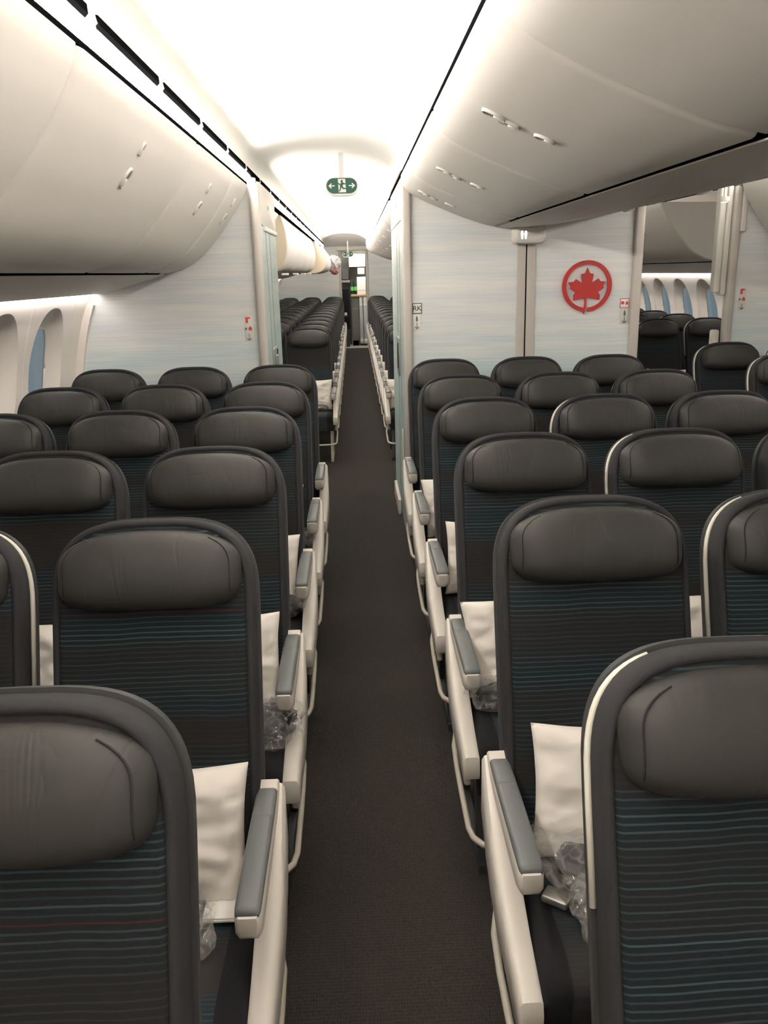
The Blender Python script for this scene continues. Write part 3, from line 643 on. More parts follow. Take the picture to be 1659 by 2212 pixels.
def red_placard(x, z, y, label, boxed):
    p = plate('placard', x, z, 0.052, 0.15, y, 'placard_ground', label, th=0.0008)
    if boxed:
        b = plate('box', x - 0.003, z + 0.050, 0.058, 0.058, y - 0.0012, 'red_ink', th=0.0008, parent=p); plate('box_face', x - 0.003, z + 0.050, 0.050, 0.050, y - 0.002, 'white', th=0.0006, parent=p)
        obj('mask_symbol', flat_poly([(-.5, .5), (.3, .5), (.5, .1), (.3, -.4), (-.5, -.4)], y - 0.0026, 0.0006, x - 0.015, z + 0.052, 0.020), 'red_ink', p)
        obj('flame_symbol', flat_poly([(0, .6), (.4, 0), (.3, -.5), (-.3, -.5), (-.4, 0)], y - 0.0026, 0.0006, x + 0.011, z + 0.052, 0.022), 'red_ink', p)
        obj('bottle_symbol', flat_poly(bot, y - 0.0012, 0.001, x, z - 0.008, 0.036), 'teal_ink', p)
    else:
        obj('extinguisher_symbol', flat_poly([(-.35, .5), (.5, .5), (.5, .2), (.1, .2), (.1, -.5), (-.3, -.5)], y - 0.0012, 0.001, x - 0.006, z + 0.052, 0.036), 'red_ink', p)
        obj('flame_symbol', flat_poly([(0, .6), (.45, 0), (.4, -.5), (-.3, -.5), (-.4, 0)], y - 0.0012, 0.001, x + 0.008, z + 0.002, 0.026), 'red_ink', p)
        obj('hand_symbol', flat_poly([(-.6, -.4), (-.2, .4), (.3, .2), (.1, -.4)], y - 0.0012, 0.001, x - 0.016, z + 0.0, 0.020), 'brown_ink', p)
    arrow(x, z - 0.052, 0.042, y - 0.0012, p)
red_placard(-0.692, 1.375, yf, 'red and white fire equipment placard on the near window partition', False)
red_placard(1.652, 1.42, yf, 'red boxed fire equipment placard with bottle on the emblem partition', True)
red_placard(2.690, 1.45, YPR - 0.001, 'red fire equipment placard on the partition beyond the far aisle', False)
# lavatory sign
r = root('lavatory_sign', (1.026, YP - 0.05, 1.885), 'rounded off-white lavatory sign with two lit figures on the centre partition', 'sign')
g = Geo().rbox(-0.100, 0.100, -0.06, 0.05, -0.052, 0.062, 0.035, 5, 1); obj('housing', g.mesh('housing', True, 40), 'bin', r)
for dx in (-0.050, -0.028):
    P = [(-.10, .5), (.10, .5), (.20, .1), (.14, -.1), (.10, -.5), (-.10, -.5), (-.14, -.1), (-.20, .1)]
    obj('figure', flat_poly(P, -0.0605, 0.001, dx, 0.0, 0.046), 'icon_lit', r)
# exit signs
def exit_sign(loc, s, label):
    r = root('exit_sign', loc, label, 'sign', 'running-man exit signs')
    g = Geo().rbox(-0.120 * s, 0.120 * s, -0.02, 0.02, -0.062 * s, 0.056 * s, 0.018 * s, 6, 1)
    def pill(wd, ht, y0, y1, z=0, N=10):
        P = [(wd - ht + ht * math.cos(t), z + ht * math.sin(t)) for t in [math.radians(-90 + 180 * i / N) for i in range(N + 1)]] + [(-(wd - ht) + ht * math.cos(t), z + ht * math.sin(t)) for t in [math.radians(90 + 180 * i / N) for i in range(N + 1)]]
        return Geo().loops([[(p[0], y, p[1]) for p in P] for y in (y1, y0)])
    obj('housing', pill(0.118 * s, 0.061 * s, -0.02, 0.03, -0.006 * s).mesh('housing', True, 40), 'white', r)
    obj('green_face', pill(0.109 * s, 0.052 * s, -0.0225, -0.018).mesh('green_face', True, 40), 'green', r)
    obj('stem', Geo().box(-0.016, 0.016, -0.008, 0.012, 0.04, (2.50 - loc[2]) if loc[1] < 10 else 0.30).mesh('stem'), 'white', r)
    y = -0.0226
    obj('door_panel', flat_poly([(-.026, .046), (.026, .046), (.030, -.044), (-.022, -.044)], y, 0.0012, 0, 0, s), 'white', r)
    man = [(-.006, .036), (.004, .040), (.010, .034), (.006, .026), (.016, .018), (.028, .014), (.028, .008), (.012, .008), (.006, .0), (.014, -.014), (.034, -.016), (.034, -.023), (.008, -.024), (-.002, -.010), (-.006, -.024), (-.016, -.040), (-.022, -.036), (-.014, -.020), (-.012, .004), (-.020, .006), (-.026, .018), (-.020, .020), (-.014, .012), (-.004, .018), (-.008, .028)]
    obj('running_man', flat_poly(man, y - 0.0012, 0.001, 0.0, 0, s), 'green', r)
    for sg in (-1, 1):
        P = [(.095, 0), (.075, .018), (.070, .013), (.080, .0035), (.050, .0035), (.050, -.0035), (.080, -.0035), (.070, -.013), (.075, -.018)]
        P = [(sg * a, b) for a, b in P]; P = P if sg > 0 else P[::-1]
        obj('arrow', flat_poly(P, y, 0.0012, 0, 0, s), 'white', r)
exit_sign((-0.097, 6.3, 2.283), 0.99, 'green running-man exit sign with two arrows above the near aisle')
exit_sign((-0.14, 19.3, 2.10), 1.05, 'dim green exit sign over the galley doorway')

# ------------------------------------------------------------------ galley
r = root('galley_unit', (0, 0, 0), 'steel and grey galley cabinets behind the rear doorway', 'galley')
bx('cabinet', (-0.10, 0.08, 20.55, 21.2, 0.0, 1.17), 'galley_grey', r, 0.01)
bx('cart_door', (0.085, 0.165, 20.50, 21.2, 0.05, 1.14), 'steel', r, 0.006); bx('cart_door', (0.18, 0.275, 20.50, 21.2, 0.05, 1.14), 'steel', r, 0.006)
for x0, x1 in ((0.087, 0.163), (0.182, 0.273)):
    bx('latch_bar', (x0, x1, 20.47, 20.50, 0.93, 0.965), 'white', r, 0.006); bx('door_ledge', (x0, x1, 20.47, 20.50, 0.10, 0.15), 'white', r, 0.006)
bx('drawer_edge', (-0.08, 0.06, 20.53, 20.55, 0.86, 0.88), 'metal', r); bx('kick', (-0.09, 0.05, 20.52, 20.55, 0.0, 0.12), 'slot', r)
bx('counter', (-0.11, 0.285, 20.45, 21.2, 1.145, 1.20), 'tray', r, 0.01)
bx('back_wall', (-0.12, 0.30, 21.2, 21.25, 1.2, 2.3), 'galley_grey', r)
bx('upper_locker', (-0.13, 0.255, 20.6, 21.2, 1.83, 2.12), 'wall', r, 0.01)
bx('upper_knob', (0.10, 0.115, 20.58, 20.6, 1.94, 1.955), 'ink', r); bx('upper_knob', (0.15, 0.165, 20.58, 20.6, 1.94, 1.955), 'ink', r); bx('upper_knob', (0.20, 0.215, 20.58, 20.6, 1.95, 1.975), 'ink', r)
bx('locker_shelf', (-0.32, -0.12, 20.6, 21.2, 1.48, 1.53), 'galley_grey', r); bx('dark_bay', (-0.55, -0.12, 21.0, 21.05, 0.0, 2.3), 'galley_dark', r); bx('dark_locker', (-0.30, -0.15, 20.7, 21.0, 1.55, 1.80), 'galley_dark', r)
r = root('white_carton', (0.155, 20.62, 1.20), 'tall white carton standing on the galley counter', 'carton'); g = Geo().rbox(-0.11, 0.10, -0.06, 0.06, 0.0, 0.40, 0.008); obj('carton_body', g.mesh('carton', True, 40), 'paper', r); g = Geo().rbox(-0.10, 0.09, -0.065, -0.06, 0.10, 0.36, 0.002); obj('carton_sheet', g.mesh('carton_sheet'), 'white', r)
for i, dx in enumerate((-0.085, -0.005)):
    r = root('water_bottle', (dx + 0.01, 20.58, 1.20), 'dark bottle with lime label %s the white carton' % ('standing clear of', 'right beside')[i], 'bottle', 'bottles on the galley counter')
    prof = [(0.0, 0.0), (0.036, 0.0), (0.038, 0.02), (0.038, 0.24), (0.030, 0.29), (0.014, 0.33), (0.014, 0.37), (0.0, 0.37)]
    g = Geo().loops([[(q[0] * math.cos(t), q[0] * math.sin(t), q[1]) for t in [2 * math.pi * k / 14 for k in range(14)]] for q in prof[1:-1]]); obj('bottle_body', g.mesh('bottle', True, 40), 'bottle', r)
    g = Geo().loops([[(0.039 * math.cos(t), 0.039 * math.sin(t), q) for t in [2 * math.pi * k / 14 for k in range(14)]] for q in (0.09, 0.18)]); obj('bottle_label', g.mesh('bottle_label', True, 40), 'lime', r)
r = root('paper_sheet', (0.12, 20.59, 1.205), 'white notice hung below the upper galley locker', 'notice'); g = Geo().rbox(-0.05, 0.11, 0.0, 0.006, 0.46, 0.60, 0.002); obj('sheet', g.mesh('sheet'), 'white', r)
d = bx('galley_fill_light', (-0.30, 0.28, 20.2, 20.5, 2.28, 2.30), 'galley_fill_glow'); tag(d, 'unseen glowing panel added to brighten the galley', 'light')  # added emitter that lifts the dark galley, hidden above the doorway
r = root('jump_seat', (-0.24, 20.3, 0.0), 'dark folded crew seat standing left of the galley cabinets', 'crew seat')
bx('seat_back', (-0.09, 0.09, 0.0, 0.08, 0.45, 1.35), 'dark', r, 0.02); bx('folded_seat', (-0.09, 0.09, -0.10, 0.0, 0.42, 0.72), 'dark', r, 0.02); bx('base', (-0.07, 0.07, -0.02, 0.08, 0.0, 0.45), 'galley_dark', r, 0.01); bx('handset', (-0.03, 0.03, -0.12, -0.10, 0.73, 0.80), 'white', r, 0.008)

# ================================================================== SEATS
BO = Vector((0, 0.28, 0.45)); BU = Vector((0, 0.3134, 0.9496)); BN = Vector((0, -0.9496, 0.3134))
def bp(u, v, wv): return BO + Vector((u, 0, 0)) + BU * v + BN * wv
def back_outline(hw, top, bottom, b=0.20, n=3.2, N=30):
    P = [(-hw, bottom), (hw, bottom)]            # counter-clockwise
    P += [(hw, bottom + (top - b - bottom) * i / 4) for i in range(1, 4)]
    for i in range(N + 1):
        t = math.pi * i / N; c, s = math.cos(t), math.sin(t)
        P.append((hw * math.copysign(abs(c) ** (2 / n), c), top - b + b * abs(s) ** (2 / n)))
    P += [(-hw, bottom + (top - b - bottom) * i / 4) for i in range(3, 0, -1)]
    # resample bottom edge
    return [Vector(p) for p in P]
TOPV = 0.785
def back_parts():
    o1 = back_outline(0.213, TOPV, -0.04)
    LP = []
    for ins, wv in ((0.006, -0.060), (0.0, -0.050), (0.0, -0.006), (0.002, 0.004), (0.007, 0.010), (0.013, 0.010), (0.017, 0.004), (0.02, 0.002)):
        LP.append([bp(p.x, p.y, wv) for p in inset_poly(o1, ins)])
    rim = Geo().loops(LP).mesh('backrest', True, 60)
    o2 = [Vector(p) for p in inset_poly(o1, 0.0155)]
    cen = Vector((0, 0.36)); LP = []
    for s, wv in ((1.0, 0.003), (0.99, 0.008), (0.95, 0.011), (0.75, 0.012), (0.45, 0.010), (0.15, 0.009)):
        LP.append([bp(cen.x + (p.x - cen.x) * s, cen.y + (p.y - cen.y) * s, wv) for p in o2])
    fab = Geo().loops(LP, True, False, True).mesh('fabric_panel', True, 60)
    o3 = [Vector(p) for p in inset_poly(o1, -0.006)]
    LP = []
    for ins, wv in ((0.035, -0.105), (0.014, -0.100), (0.002, -0.085), (0.0, -0.058)):
        LP.append([bp(p.x, p.y, wv) for p in inset_poly(o3, ins)])
    shell = Geo().loops(LP, True, True, True).mesh('back_shell', True, 60)
    return rim, fab, shell
ME_RIM, ME_FAB, ME_SHELL = back_parts()
HA, HB, HV, HD = 0.191, 0.084, 0.677, 0.058
def head_exp(v): return 2.9 if v > 0 else 4.2
def head_w(r): return HD * max(0.0, 1 - r ** 7) ** 0.42 + 0.014 * (1 - r * r)
def head_pt(u, v):
    n = head_exp(v); r = (abs(u / HA) ** n + abs(v / HB) ** n) ** (1 / n)
    return bp(u, HV + v - 0.008 * (u / HA) ** 2 * max(0, v / HB), 0.010 + head_w(min(1, r)) - 0.012 * max(0, v / HB))
def head_outline(N):
    P = []
    for i in range(N):
        t = 2 * math.pi * i / N; c, sn = math.cos(t), math.sin(t); n = head_exp(sn)
        P.append((HA * math.copysign(abs(c) ** (2 / n), c), HB * math.copysign(abs(sn) ** (2 / n), sn)))
    return P
def headrest_mesh(seed):
    LP = []; N = 56
    base = head_outline(N)
    for r in (1.0, 0.997, 0.985, 0.96, 0.92, 0.85, 0.76, 0.64, 0.5, 0.33, 0.16):
        l = []
        for (u, v) in base:
            q = head_pt(u * r, v * r)
            if r < 0.97:
                cr = noise.noise(Vector((u * r * 26 + seed * 9, v * r * 4, seed))) * max(0.0, 0.4 + v * r / HB) * 0.0035     # gathers under the top stitching
                q = q + BN * (0.004 * noise.noise(Vector((u * r * 11 + seed * 9, v * r * 8, seed))) + cr)
            l.append(q)
        LP.append(l)
    back = [bp(u * 0.97, HV + v * 0.97, 0.0) for u, v in base]
    return Geo().loops([back] + LP).mesh('headrest', True)
ME_HEADS = [headrest_mesh(k) for k in range(5)]
def seam_mesh(sg):
    pts = []; n = 2.35
    for i in range(15):
        v = -0.050 + 0.118 * i / 14; k = 0.90
        nn = head_exp(v); u = sg * HA * k * max(0, 1 - (abs(v) / (HB * 0.97)) ** nn) ** (1 / nn) if v > 0 else sg * HA * k
        pts.append(head_pt(u, v) + BN * 0.0008)
    return Geo().tube(pts, 0.0015, 5).mesh('seam', True)
ME_SEAM = {s: seam_mesh(s) for s in (-1, 1)}
def cushion():
    W2, y0, y1 = 0.222, -0.085, 0.36
    # side profile of the seat pad, lofted in y
    st = [(-0.078, 0.300, 0.385), (-0.085, 0.315, 0.425), (-0.070, 0.32, 0.450), (-0.035, 0.325, 0.462), (0.03, 0.33, 0.462), (0.14, 0.33, 0.452), (0.26, 0.33, 0.445), (0.36, 0.33, 0.443)]
    LP = []
    for (y, zb, zt) in st:
        r = 0.030; l = []
        h = zt - zb; r = min(0.032, h * 0.45)
        for (sx, t0) in ((1, 0), (-1, 90)):
            for k in range(6):
                t = math.radians(t0 + 18 * k); cxx = sx * (W2 - r)
                l.append((cxx + r * math.cos(t), y, zt - r + r * math.sin(t) + 0.006 * 0))
        l += [(-W2, y, zb), (W2, y, zb)]
        LP.append(l)
    return Geo().loops(LP).mesh('seat_cushion', True, 50)
ME_CUSH = cushion()
def arm_parts(x0, x1, full=True):
    """armrest: cream carrier with a grey pad; x0<x1"""
    c = Geo(); xs = (x0 + x1) / 2; hw = (x1 - x0) / 2
    st = [(-0.004, 0.590, 0.626), (0.004, 0.578, 0.630), (0.03, 0.568, 0.631), (0.12, 0.572, 0.631), (0.30, 0.585, 0.631), (0.365, 0.590, 0.634), (0.388, 0.590, 0.640), (0.400, 0.594, 0.630)]
    LP = []
    for (y, zb, zt) in st:
        ins = 0.008; e = 0.006 if y in (-0.004, 0.400) else 0.0
        LP.append([(xs + a * (hw - e) , y, z) for a, z in ((1, zt - 0.004), (0.86, zt), (-0.86, zt), (-1, zt - 0.004), (-1, zb + 0.012), (-0.7, zb), (0.7, zb), (1, zb + 0.012))])
    me_c = c.loops(LP).mesh('armrest', True, 45)
    p = Geo(); LP = []
    for (y, zt, e) in ((0.000, 0.631, 0.004), (0.003, 0.638, 0.001), (0.012, 0.641, 0.0), (0.08, 0.643, 0.0), (0.25, 0.643, 0.0), (0.262, 0.6425, 0.0), (0.264, 0.6415, 0.0), (0.266, 0.6425, 0.0), (0.352, 0.642, 0.001), (0.362, 0.636, 0.003), (0.364, 0.631, 0.005)):
        q = hw - e
        LP.append([(xs + a * q, y, z) for a, z in ((1, 0.629), (1, zt - 0.007), (0.88, zt - 0.002), (0.6, zt), (-0.6, zt), (-0.88, zt - 0.002), (-1, zt - 0.007), (-1, 0.629))])
    me_p = p.loops(LP).mesh('arm_pad', True, 50)
    return me_c, me_p
def side_shroud(sx):
    """cream end panel running from behind the armrest down to the front of the seat pan; sx = +1 aisle at +x"""
    o = 0.265 * sx; i = 0.221 * sx          # outer (aisle) face, inner face
    st = [  # y, bottom z, top z, outward bow
        (-0.095, 0.372, 0.405, -0.004), (-0.088, 0.358, 0.425, 0.0), (-0.06, 0.352, 0.434, 0.0), (0.03, 0.365, 0.462, 0.003), (0.12, 0.385, 0.500, 0.006),
        (0.20, 0.408, 0.540, 0.006), (0.28, 0.435, 0.578, 0.004), (0.35, 0.46, 0.606, 0.0), (0.392, 0.475, 0.628, -0.002), (0.405, 0.485, 0.618, -0.006)]
    LP = []
    for (y, zb, zt, bow) in st:
        a = o + sx * bow; b = i - (sx * 0.0 if y > 0.15 else 0)
        k = sx * 0.006
        LP.append([(a - k, y, zb), (a, y, zb + 0.008), (a, y, zt - 0.012), (a - k, y, zt - 0.002), (a - 2 * k, y, zt), (b + k, y, zt), (b, y, zt - 0.005), (b, y, zb)])
    return Geo().loops(LP).mesh('side_panel', True, 40)
def luggage_bar(sx, cross_to):
    x = 0.247 * sx
    pts = [(x - sx * 0.02, 0.34, 0.30), (x, 0.28, 0.235), (x, 0.20, 0.205), (x, 0.10, 0.198), (x, 0.0, 0.194), (x, -0.07, 0.190), (x - sx * 0.008, -0.11, 0.188), (x - sx * 0.030, -0.138, 0.186), (x - sx * 0.07, -0.150, 0.185), (cross_to, -0.152, 0.185)]
    return Geo().tube(pts, 0.009, 8).mesh('luggage_bar', True)
def leg_mesh(x):
    g = Geo(); t = 0.012
    g.box(x - t, x + t, -0.03, 0.40, 0.0, 0.03)
    g.add([(x + s * t, y, z) for s in (-1, 1) for (y, z) in ((-0.02, 0.03), (0.03, 0.03), (0.10, 0.33), (0.05, 0.33))], [[0, 1, 2, 3], [4, 7, 6, 5], [0, 4, 5, 1], [1, 5, 6, 2], [2, 6, 7, 3], [3, 7, 4, 0]])
    g.add([(x + s * t, y, z) for s in (-1, 1) for (y, z) in ((0.34, 0.03), (0.40, 0.03), (0.30, 0.33), (0.25, 0.33))], [[0, 1, 2, 3], [4, 7, 6, 5], [0, 4, 5, 1], [1, 5, 6, 2], [2, 6, 7, 3], [3, 7, 4, 0]])
    return g.mesh('leg')
def bracket_mesh(sx):
    return Geo().rbox(0.244 * sx - 0.010, 0.244 * sx + 0.010, -0.02, 0.10, 0.29, 0.37, 0.008, 4, 0).mesh('bracket', True, 40)
def trim_mesh(sg):
    o3 = back_outline(0.2145, TOPV - 0.004, -0.04); pts = [p for p in o3 if p.x * sg > 0.12 and p.y > 0.33]
    pts.sort(key=lambda p: p.y)
    a = [bp(p.x + sg * 0.002, p.y, -0.052) for p in pts]
    return Geo().tube(a, 0.0055, 6).mesh('side_trim', True)
ME_TRIM = {s: trim_mesh(s) for s in (-1, 1)}
ME_ARM = {s: arm_parts(*((0.206, 0.252) if s > 0 else (-0.252, -0.206))) for s in (-1, 1)}
ME_MIDARM = arm_parts(0.224, 0.266)
ME_SHROUD = {s: side_shroud(s) for s in (-1, 1)}
ME_BAR = {s: luggage_bar(s, -0.20 * s) for s in (-1, 1)}
ME_LEG = {s: leg_mesh(0.20 * s) for s in (-1, 1)}; ME_BRK = {s: bracket_mesh(s) for s in (-1, 1)}; ME_LEGC = {s: leg_mesh(0.20 * s) for s in (-1, 1)}
def tray_arm(sx):
    x = 0.170 * sx; LP = []
    for v, w0, w1 in ((-0.10, -0.170, -0.110), (-0.09, -0.215, -0.108), (0.0, -0.235, -0.108), (0.17, -0.225, -0.106), (0.215, -0.205, -0.106), (0.228, -0.18, -0.108)):
        LP.append([bp(x + a, v, q) for a, q in ((-0.008, w1), (-0.008, w0 + 0.006), (-0.004, w0), (0.004, w0), (0.008, w0 + 0.006), (0.008, w1))])
    return Geo().loops(LP).mesh('tray_arm', True, 40)
ME_TARM = {s: tray_arm(s) for s in (-1, 1)}
ME_TRAY = Geo().loops([[bp(u, v, wv) for u, v in [(p[0], p[1] + 0.32) for p in superell(0.155 - i_, 0.125 - i_, 6, 28)]] for i_, wv in ((0.0, -0.100), (0.0, -0.118), (0.005, -0.124))]).mesh('tray_table', True, 40)
ME_BEAM = Geo().tube([(-0.24, 0.06, 0.30), (0.24, 0.06, 0.30)], 0.018, 8).mesh('beam', True)
nseat = 0
def seat(x, y, aisle, label, group, trim=None, midarm=True, pale_leg=False):
    """aisle = +1/-1 when the aisle lies to +x/-x, 0 for inner seats"""
    global nseat; nseat += 1
    r = root('passenger_seat', (x, y, 0), label, 'seat', group)
    b = obj('backrest', ME_RIM, 'rim', r); obj('fabric_panel', ME_FAB, 'fabric_back', b); obj('back_shell', ME_SHELL, 'shell', r)
    h = obj('headrest', ME_HEADS[(nseat * 7) % 5], 'leather', r)
    for s in (-1, 1): obj('seam', ME_SEAM[s], 'seam', h)
    obj('seat_cushion', ME_CUSH, 'fabric_seat', r); obj('beam', ME_BEAM, 'cream_dark', r)
    for s in (-1, 1): obj('tray_arm', ME_TARM[s], 'cream', r)
    obj('tray_table', ME_TRAY, 'shell', r)
    if trim:
        for s in trim: obj('side_trim', ME_TRIM[s], 'white_trim', r)
    if aisle:
        a = obj('armrest', ME_ARM[aisle][0], 'cream', r); obj('arm_pad', ME_ARM[aisle][1], 'pad', a)
        obj('side_panel', ME_SHROUD[aisle], 'cream', r); obj('luggage_bar', ME_BAR[aisle], 'cream_dark', r); obj('bracket', ME_BRK[aisle], 'cream_dark', r)
        obj('leg', (ME_LEGC if pale_leg else ME_LEG)[aisle], 'cream_dark' if pale_leg else 'shell', r)
    else:
        obj('leg', ME_LEG[1], 'shell', r)
    if midarm:
        a = obj('armrest', ME_MIDARM[0], 'cream', r); obj('arm_pad', ME_MIDARM[1], 'pad', a)
    return r
SP = 0.49; XA = 0.484; PITCH = 0.787
YL2, YC2 = 1.197, 1.272          # armrest fronts of the second row: window block / centre block
def left_row(y, where, group, gi, n=3, first_trim=()):
    # aisle, middle, window: the inner armrest lies on +x side of a seat, so the middle seat carries the one by the aisle seat
    for k, nm in enumerate(('aisle', 'middle', 'window')[:n]):
        seat(-XA - SP * k, y, 1 if k == 0 else 0, 'charcoal %s seat, %s' % (nm, where), group, trim=(1,) if k == 1 and gi < 2 else None, midarm=k > 0, pale_leg=gi == 9)
def centre_row(y, where, group, n=3, atrim=None):
    for k, nm in enumerate(('near-aisle', 'middle', 'far-aisle')[:n]):
        seat(XA + SP * k, y, {0: -1, 1: 0, 2: 1}[k], 'charcoal %s seat, %s' % (nm, where), group, trim=((-1,) if k == 1 else None) if atrim is None else ((-1,) if k < 2 and atrim else None), midarm=k < 2)
GL, GC = 'window-block seats in the front cabin', 'centre-block seats in the front cabin'
for i in range(6):                      # i = 0 nearest row
    rr = ordn[5 - i]
    left_row(YL2 + PITCH * (i - 1), 'near window block, %s row in front of the partition' % rr, GL, i)
    centre_row(YC2 + PITCH * (i - 1), 'centre block, %s row in front of the emblem partition' % rr, GC, 3, (-1,) if i == 0 else (None if i < 4 else ()))
for i in range(4):
    y = 5.01 - PITCH * i; rr = ordn[i]
    for k, nm in enumerate(('aisle', 'middle', 'window')):
        seat(XC2 + XA + SP * k, y, -1 if k == 0 else 0, 'charcoal %s seat, far window block, %s row in front of the far partition' % (nm, rr), 'far window-block seats in the front cabin', trim=(-1,) , midarm=k < 2)
YA0 = 7.66
for i in range(15):
    y = YA0 + PITCH * i
    left_row(y, 'near window block, rear cabin, %s row behind the partition' % ordn[i], 'window-block seats in the rear cabin', 9 + i)
    centre_row(y - 0.03, 'centre block, rear cabin, %s row behind the partition' % ordn[i], 'centre-block seats in the rear cabin', 2, ())
for i in range(5):
    y = 7.72 + PITCH * i
    for k, nm in enumerate(('aisle', 'middle', 'window')):
        seat(XC2 + XA + SP * k, y, -1 if k == 0 else 0, 'charcoal %s seat, far window block, rear cabin, %s row behind the partition' % (nm, ordn[i]), 'far window-block seats in the rear cabin', trim=(-1,), midarm=k < 2)

# ------------------------------------------------------------------ pillows
def pillow_mesh(seed, wd=0.385, ht=0.29, th=0.042):
    n = 34; g = Geo(); V = []; Fc = []
    for sgn in (1, -1):
        for j in range(n + 1):
            for i in range(n + 1):
                u = -1 + 2 * i / n; v = -1 + 2 * j / n
                pin = 1 - 0.07 * (1 - u * u) * (abs(v) ** 3) ; piv = 1 - 0.06 * (1 - v * v) * (abs(u) ** 3)
                x = u * wd / 2 * piv; z = v * ht / 2 * pin
                e = (max(0, 1 - u ** 4) * max(0, 1 - v ** 4)) ** 0.55
                wr = noise.noise(Vector((u * 2.2 + seed, v * 2.2, seed * 2.0))) * 0.38 + noise.noise(Vector((u * 4 + v * 3, v * 4 - u * 2, seed))) * 0.26 - 0.30 * max(0, 0.12 - abs(noise.noise(Vector((u * 2.5 - v, v * 3, seed + 8))))) / 0.12 * max(abs(u), abs(v)) ** 2
                edge = abs(noise.noise(Vector((math.atan2(v, u) * 3, seed, 1)))) * max(0, (abs(u) + abs(v)) / 2 - 0.35) * 0.5
                y = sgn * th * e * (1 + wr - edge)
                V.append((x, y + 0.006 * noise.noise(Vector((u * 3, v * 3, seed + 5))), z + ht / 2))
    for s in (0, 1):
        b = s * (n + 1) ** 2
        for j in range(n):
            for i in range(n):
                a = b + j * (n + 1) + i; Fc.append([a, a + 1, a + n + 2, a + n + 1])
    bm = bmesh.new(); vs = [bm.verts.new(v) for v in V]
    for f in Fc: bm.faces.new([vs[k] for k in f])
    bmesh.ops.remove_doubles(bm, verts=bm.verts, dist=1e-5); bmesh.ops.recalc_face_normals(bm, faces=bm.faces)
    me = bpy.data.meshes.new('pillow'); bm.to_mesh(me); bm.free()
    for p in me.polygons: p.use_smooth = True
    return me
PIL = [pillow_mesh(k * 3.1 + 0.7) for k in range(4)]
npil = 0
def pillow(sx, sy, dx, label, group, roll=0.0, lean=-0.33, dy=0.0, turn=0.0, dz=0.0):
    global npil; npil += 1
    o = obj('pillow', PIL[npil % 4], 'pillow'); tag(o, label, 'pillow', group)
    o.location = (sx + dx, sy + 0.225 + dy, 0.452 + dz); o.rotation_euler = (lean, roll, turn)
    return o

PG = 'white pillows on the seats'
def rowtxt(i): return ordn[5 - i]
# aisle seats of the window block, second row on (i counts rows from the front)
for i, dx, roll, dz, turn in ((1, 0.005, 0.02, 0, 0.05), (2, 0.018, -0.07, 0, -0.10), (3, 0.012, 0.03, 0, 0.04), (4, -0.015, 0.02, 0.0, 0.06), (5, -0.03, 0.0, 0.0, 0.0)):
    pillow(-XA, YL2 + PITCH * (i - 1), dx, 'white pillow on the near window block aisle seat, %s row before the partition' % rowtxt(i), PG, roll, dz=dz, turn=turn)
for i, dx, roll, dz, turn in ((1, 0.012, 0.03, 0.012, -0.05), (2, -0.018, -0.03, 0, 0.12), (3, -0.005, 0.04, 0, 0.0), (4, -0.012, -0.06, 0, 0.05), (5, 0.015, 0.03, 0.02, 0.0)):
    pillow(XA, YC2 + PITCH * (i - 1), dx, 'white pillow on the centre block near-aisle seat, %s row before the emblem partition' % rowtxt(i), PG, roll, dz=dz, turn=turn)
for i in (2, 3):
    pillow(-XA - SP, YL2 + PITCH * (i - 1), 0.0, 'white pillow on the near window block middle seat, %s row before the partition' % rowtxt(i), PG, 0.0)
    pillow(XA + SP, YC2 + PITCH * (i - 1), 0.0, 'white pillow on the centre block middle seat, %s row before the emblem partition' % rowtxt(i), PG, 0.0, dz=-0.012)
for i in range(0, 12):
    pillow(-XA, YA0 + PITCH * i, 0.02, 'white pillow on the rear-cabin window block aisle seat, %s row behind the partition' % ordn[i], PG, random.uniform(-0.03, 0.1))
    pillow(XA, YA0 - 0.03 + PITCH * i, -0.03, 'white pillow on the rear-cabin centre block aisle seat, %s row behind the partition' % ordn[i], PG, random.uniform(-0.08, 0.03))
for k, nm in ((0, 'aisle'), (1, 'middle')):
    pillow(XC2 + XA + SP * k, 7.72, 0.03, 'white pillow on the far window block %s seat, first row of the rear cabin' % nm, PG, 0.05)

# ------------------------------------------------------------------ plastic-wrapped blanket packs, cards, buckle
def crumple(size, seed, amp):
    rnd = random.Random(int(seed * 100)); bm = bmesh.new(); bmesh.ops.create_icosphere(bm, subdivisions=3, radius=1.0)
    for v in bm.verts:
        k = 1 + amp * 0.9 * noise.noise(v.co * 1.3 + Vector((seed, 2, 3))) + amp * 0.42 * abs(noise.noise(v.co * 3.1 + Vector((3, seed, 1)))) + rnd.uniform(-0.12, 0.12)
        v.co = Vector((v.co.x * k * size[0], v.co.y * k * size[1], v.co.z * k * size[2]))
        if v.co.z < -size[2] * 0.75: v.co.z = -size[2] * 0.75 + (v.co.z + size[2] * 0.75) * 0.1
    me = bpy.data.meshes.new('plastic_wrap'); bm.to_mesh(me); bm.free(); return me
def wrapped(loc, size, seed, rotz, label, inner=0.72, amp=0.42):
    r = root('wrapped_blanket', loc, label, 'blanket pack', 'plastic-wrapped packs on the seats'); r.rotation_euler = (0, 0, rotz)
    me = crumple(size, seed, amp); o = obj('plastic_wrap', me, 'wrap', r); o.location = (0, 0, size[2] * 0.8)
    if inner:
        me = blob('blanket', 4, tuple(c * inner for c in size), seed + 1, 0.2, 1.8, -size[2] * 0.7 * inner); me.polygons.foreach_set('use_smooth', [True] * len(me.polygons)); b = obj('blanket', me, 'blanket', r); b.location = (0, 0, size[2] * 0.72)
    return r
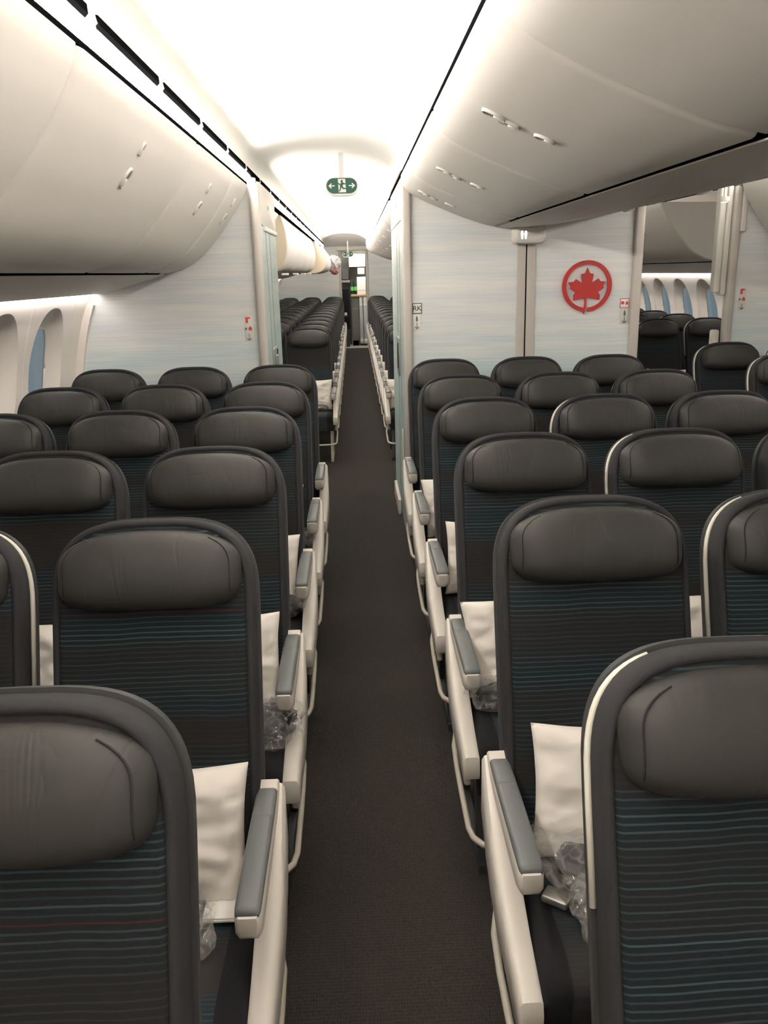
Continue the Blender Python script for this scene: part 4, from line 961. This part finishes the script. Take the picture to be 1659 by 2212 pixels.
wrapped((0.40, 1.465, 0.462), (0.085, 0.105, 0.050), 11.3, 0.25, 'clear crumpled plastic pack below the pillow, centre block, fifth row before the partition', 0.55, 0.5)
wrapped((0.405, 1.335, 0.462), (0.055, 0.075, 0.034), 4.4, -0.5, 'small trailing clump of clear plastic beside the metal buckle', 0.5, 0.55)
wrapped((-0.425, 1.335, 0.462), (0.085, 0.085, 0.050), 7.7, 0.2, 'crinkled clear plastic pack near the white booklet, near window block', 0.6)
wrapped((-0.315, 2.065, 0.462), (0.105, 0.085, 0.050), 2.2, 0.3, 'plastic-wrapped dark blanket, near window block, fourth row before the partition', 0.85)
wrapped((0.355, 2.195, 0.462), (0.105, 0.070, 0.042), 9.1, 0.1, 'plastic-wrapped pack below the pillow, centre block, fourth row before the partition', 0.7)
wrapped((-0.325, 2.93, 0.462), (0.080, 0.065, 0.050), 6.6, 0.1, 'plastic-wrapped dark pack, near window block, third row before the partition', 0.7)
wrapped((-0.310, 3.74, 0.462), (0.070, 0.060, 0.050), 1.6, 0.1, 'plastic-wrapped dark pack, near window block, second row before the partition', 0.7)
wrapped((-0.40, YA0 + 0.12, 0.462), (0.11, 0.07, 0.040), 8.6, 0.1, 'plastic-wrapped dark pack on the first rear-cabin aisle seat', 0.8)
r = root('booklet', (-0.335, 1.398, 0.464), 'small white folded booklet lying on the seat below the pillow', 'booklet')
obj('cover', Geo().rbox(-0.04, 0.04, -0.028, 0.03, 0.006, 0.009, 0.001).mesh('cover'), 'paper', r); obj('pages', Geo().rbox(-0.04, 0.038, -0.030, 0.028, 0.0, 0.0055, 0.001).mesh('pages'), 'paper', r)
r = root('seat_belt', (0.335, 1.385, 0.464), 'metal seat belt buckle with black strap lying by the clear plastic', 'seat belt'); r.rotation_euler = (0, 0, -0.6)
obj('buckle', Geo().rbox(-0.030, 0.026, -0.020, 0.020, 0.0, 0.016, 0.006).mesh('buckle', True, 40), 'metal', r); obj('strap', Geo().rbox(0.024, 0.13, -0.019, 0.019, 0.0, 0.004, 0.0015).mesh('strap'), 'dark', r)
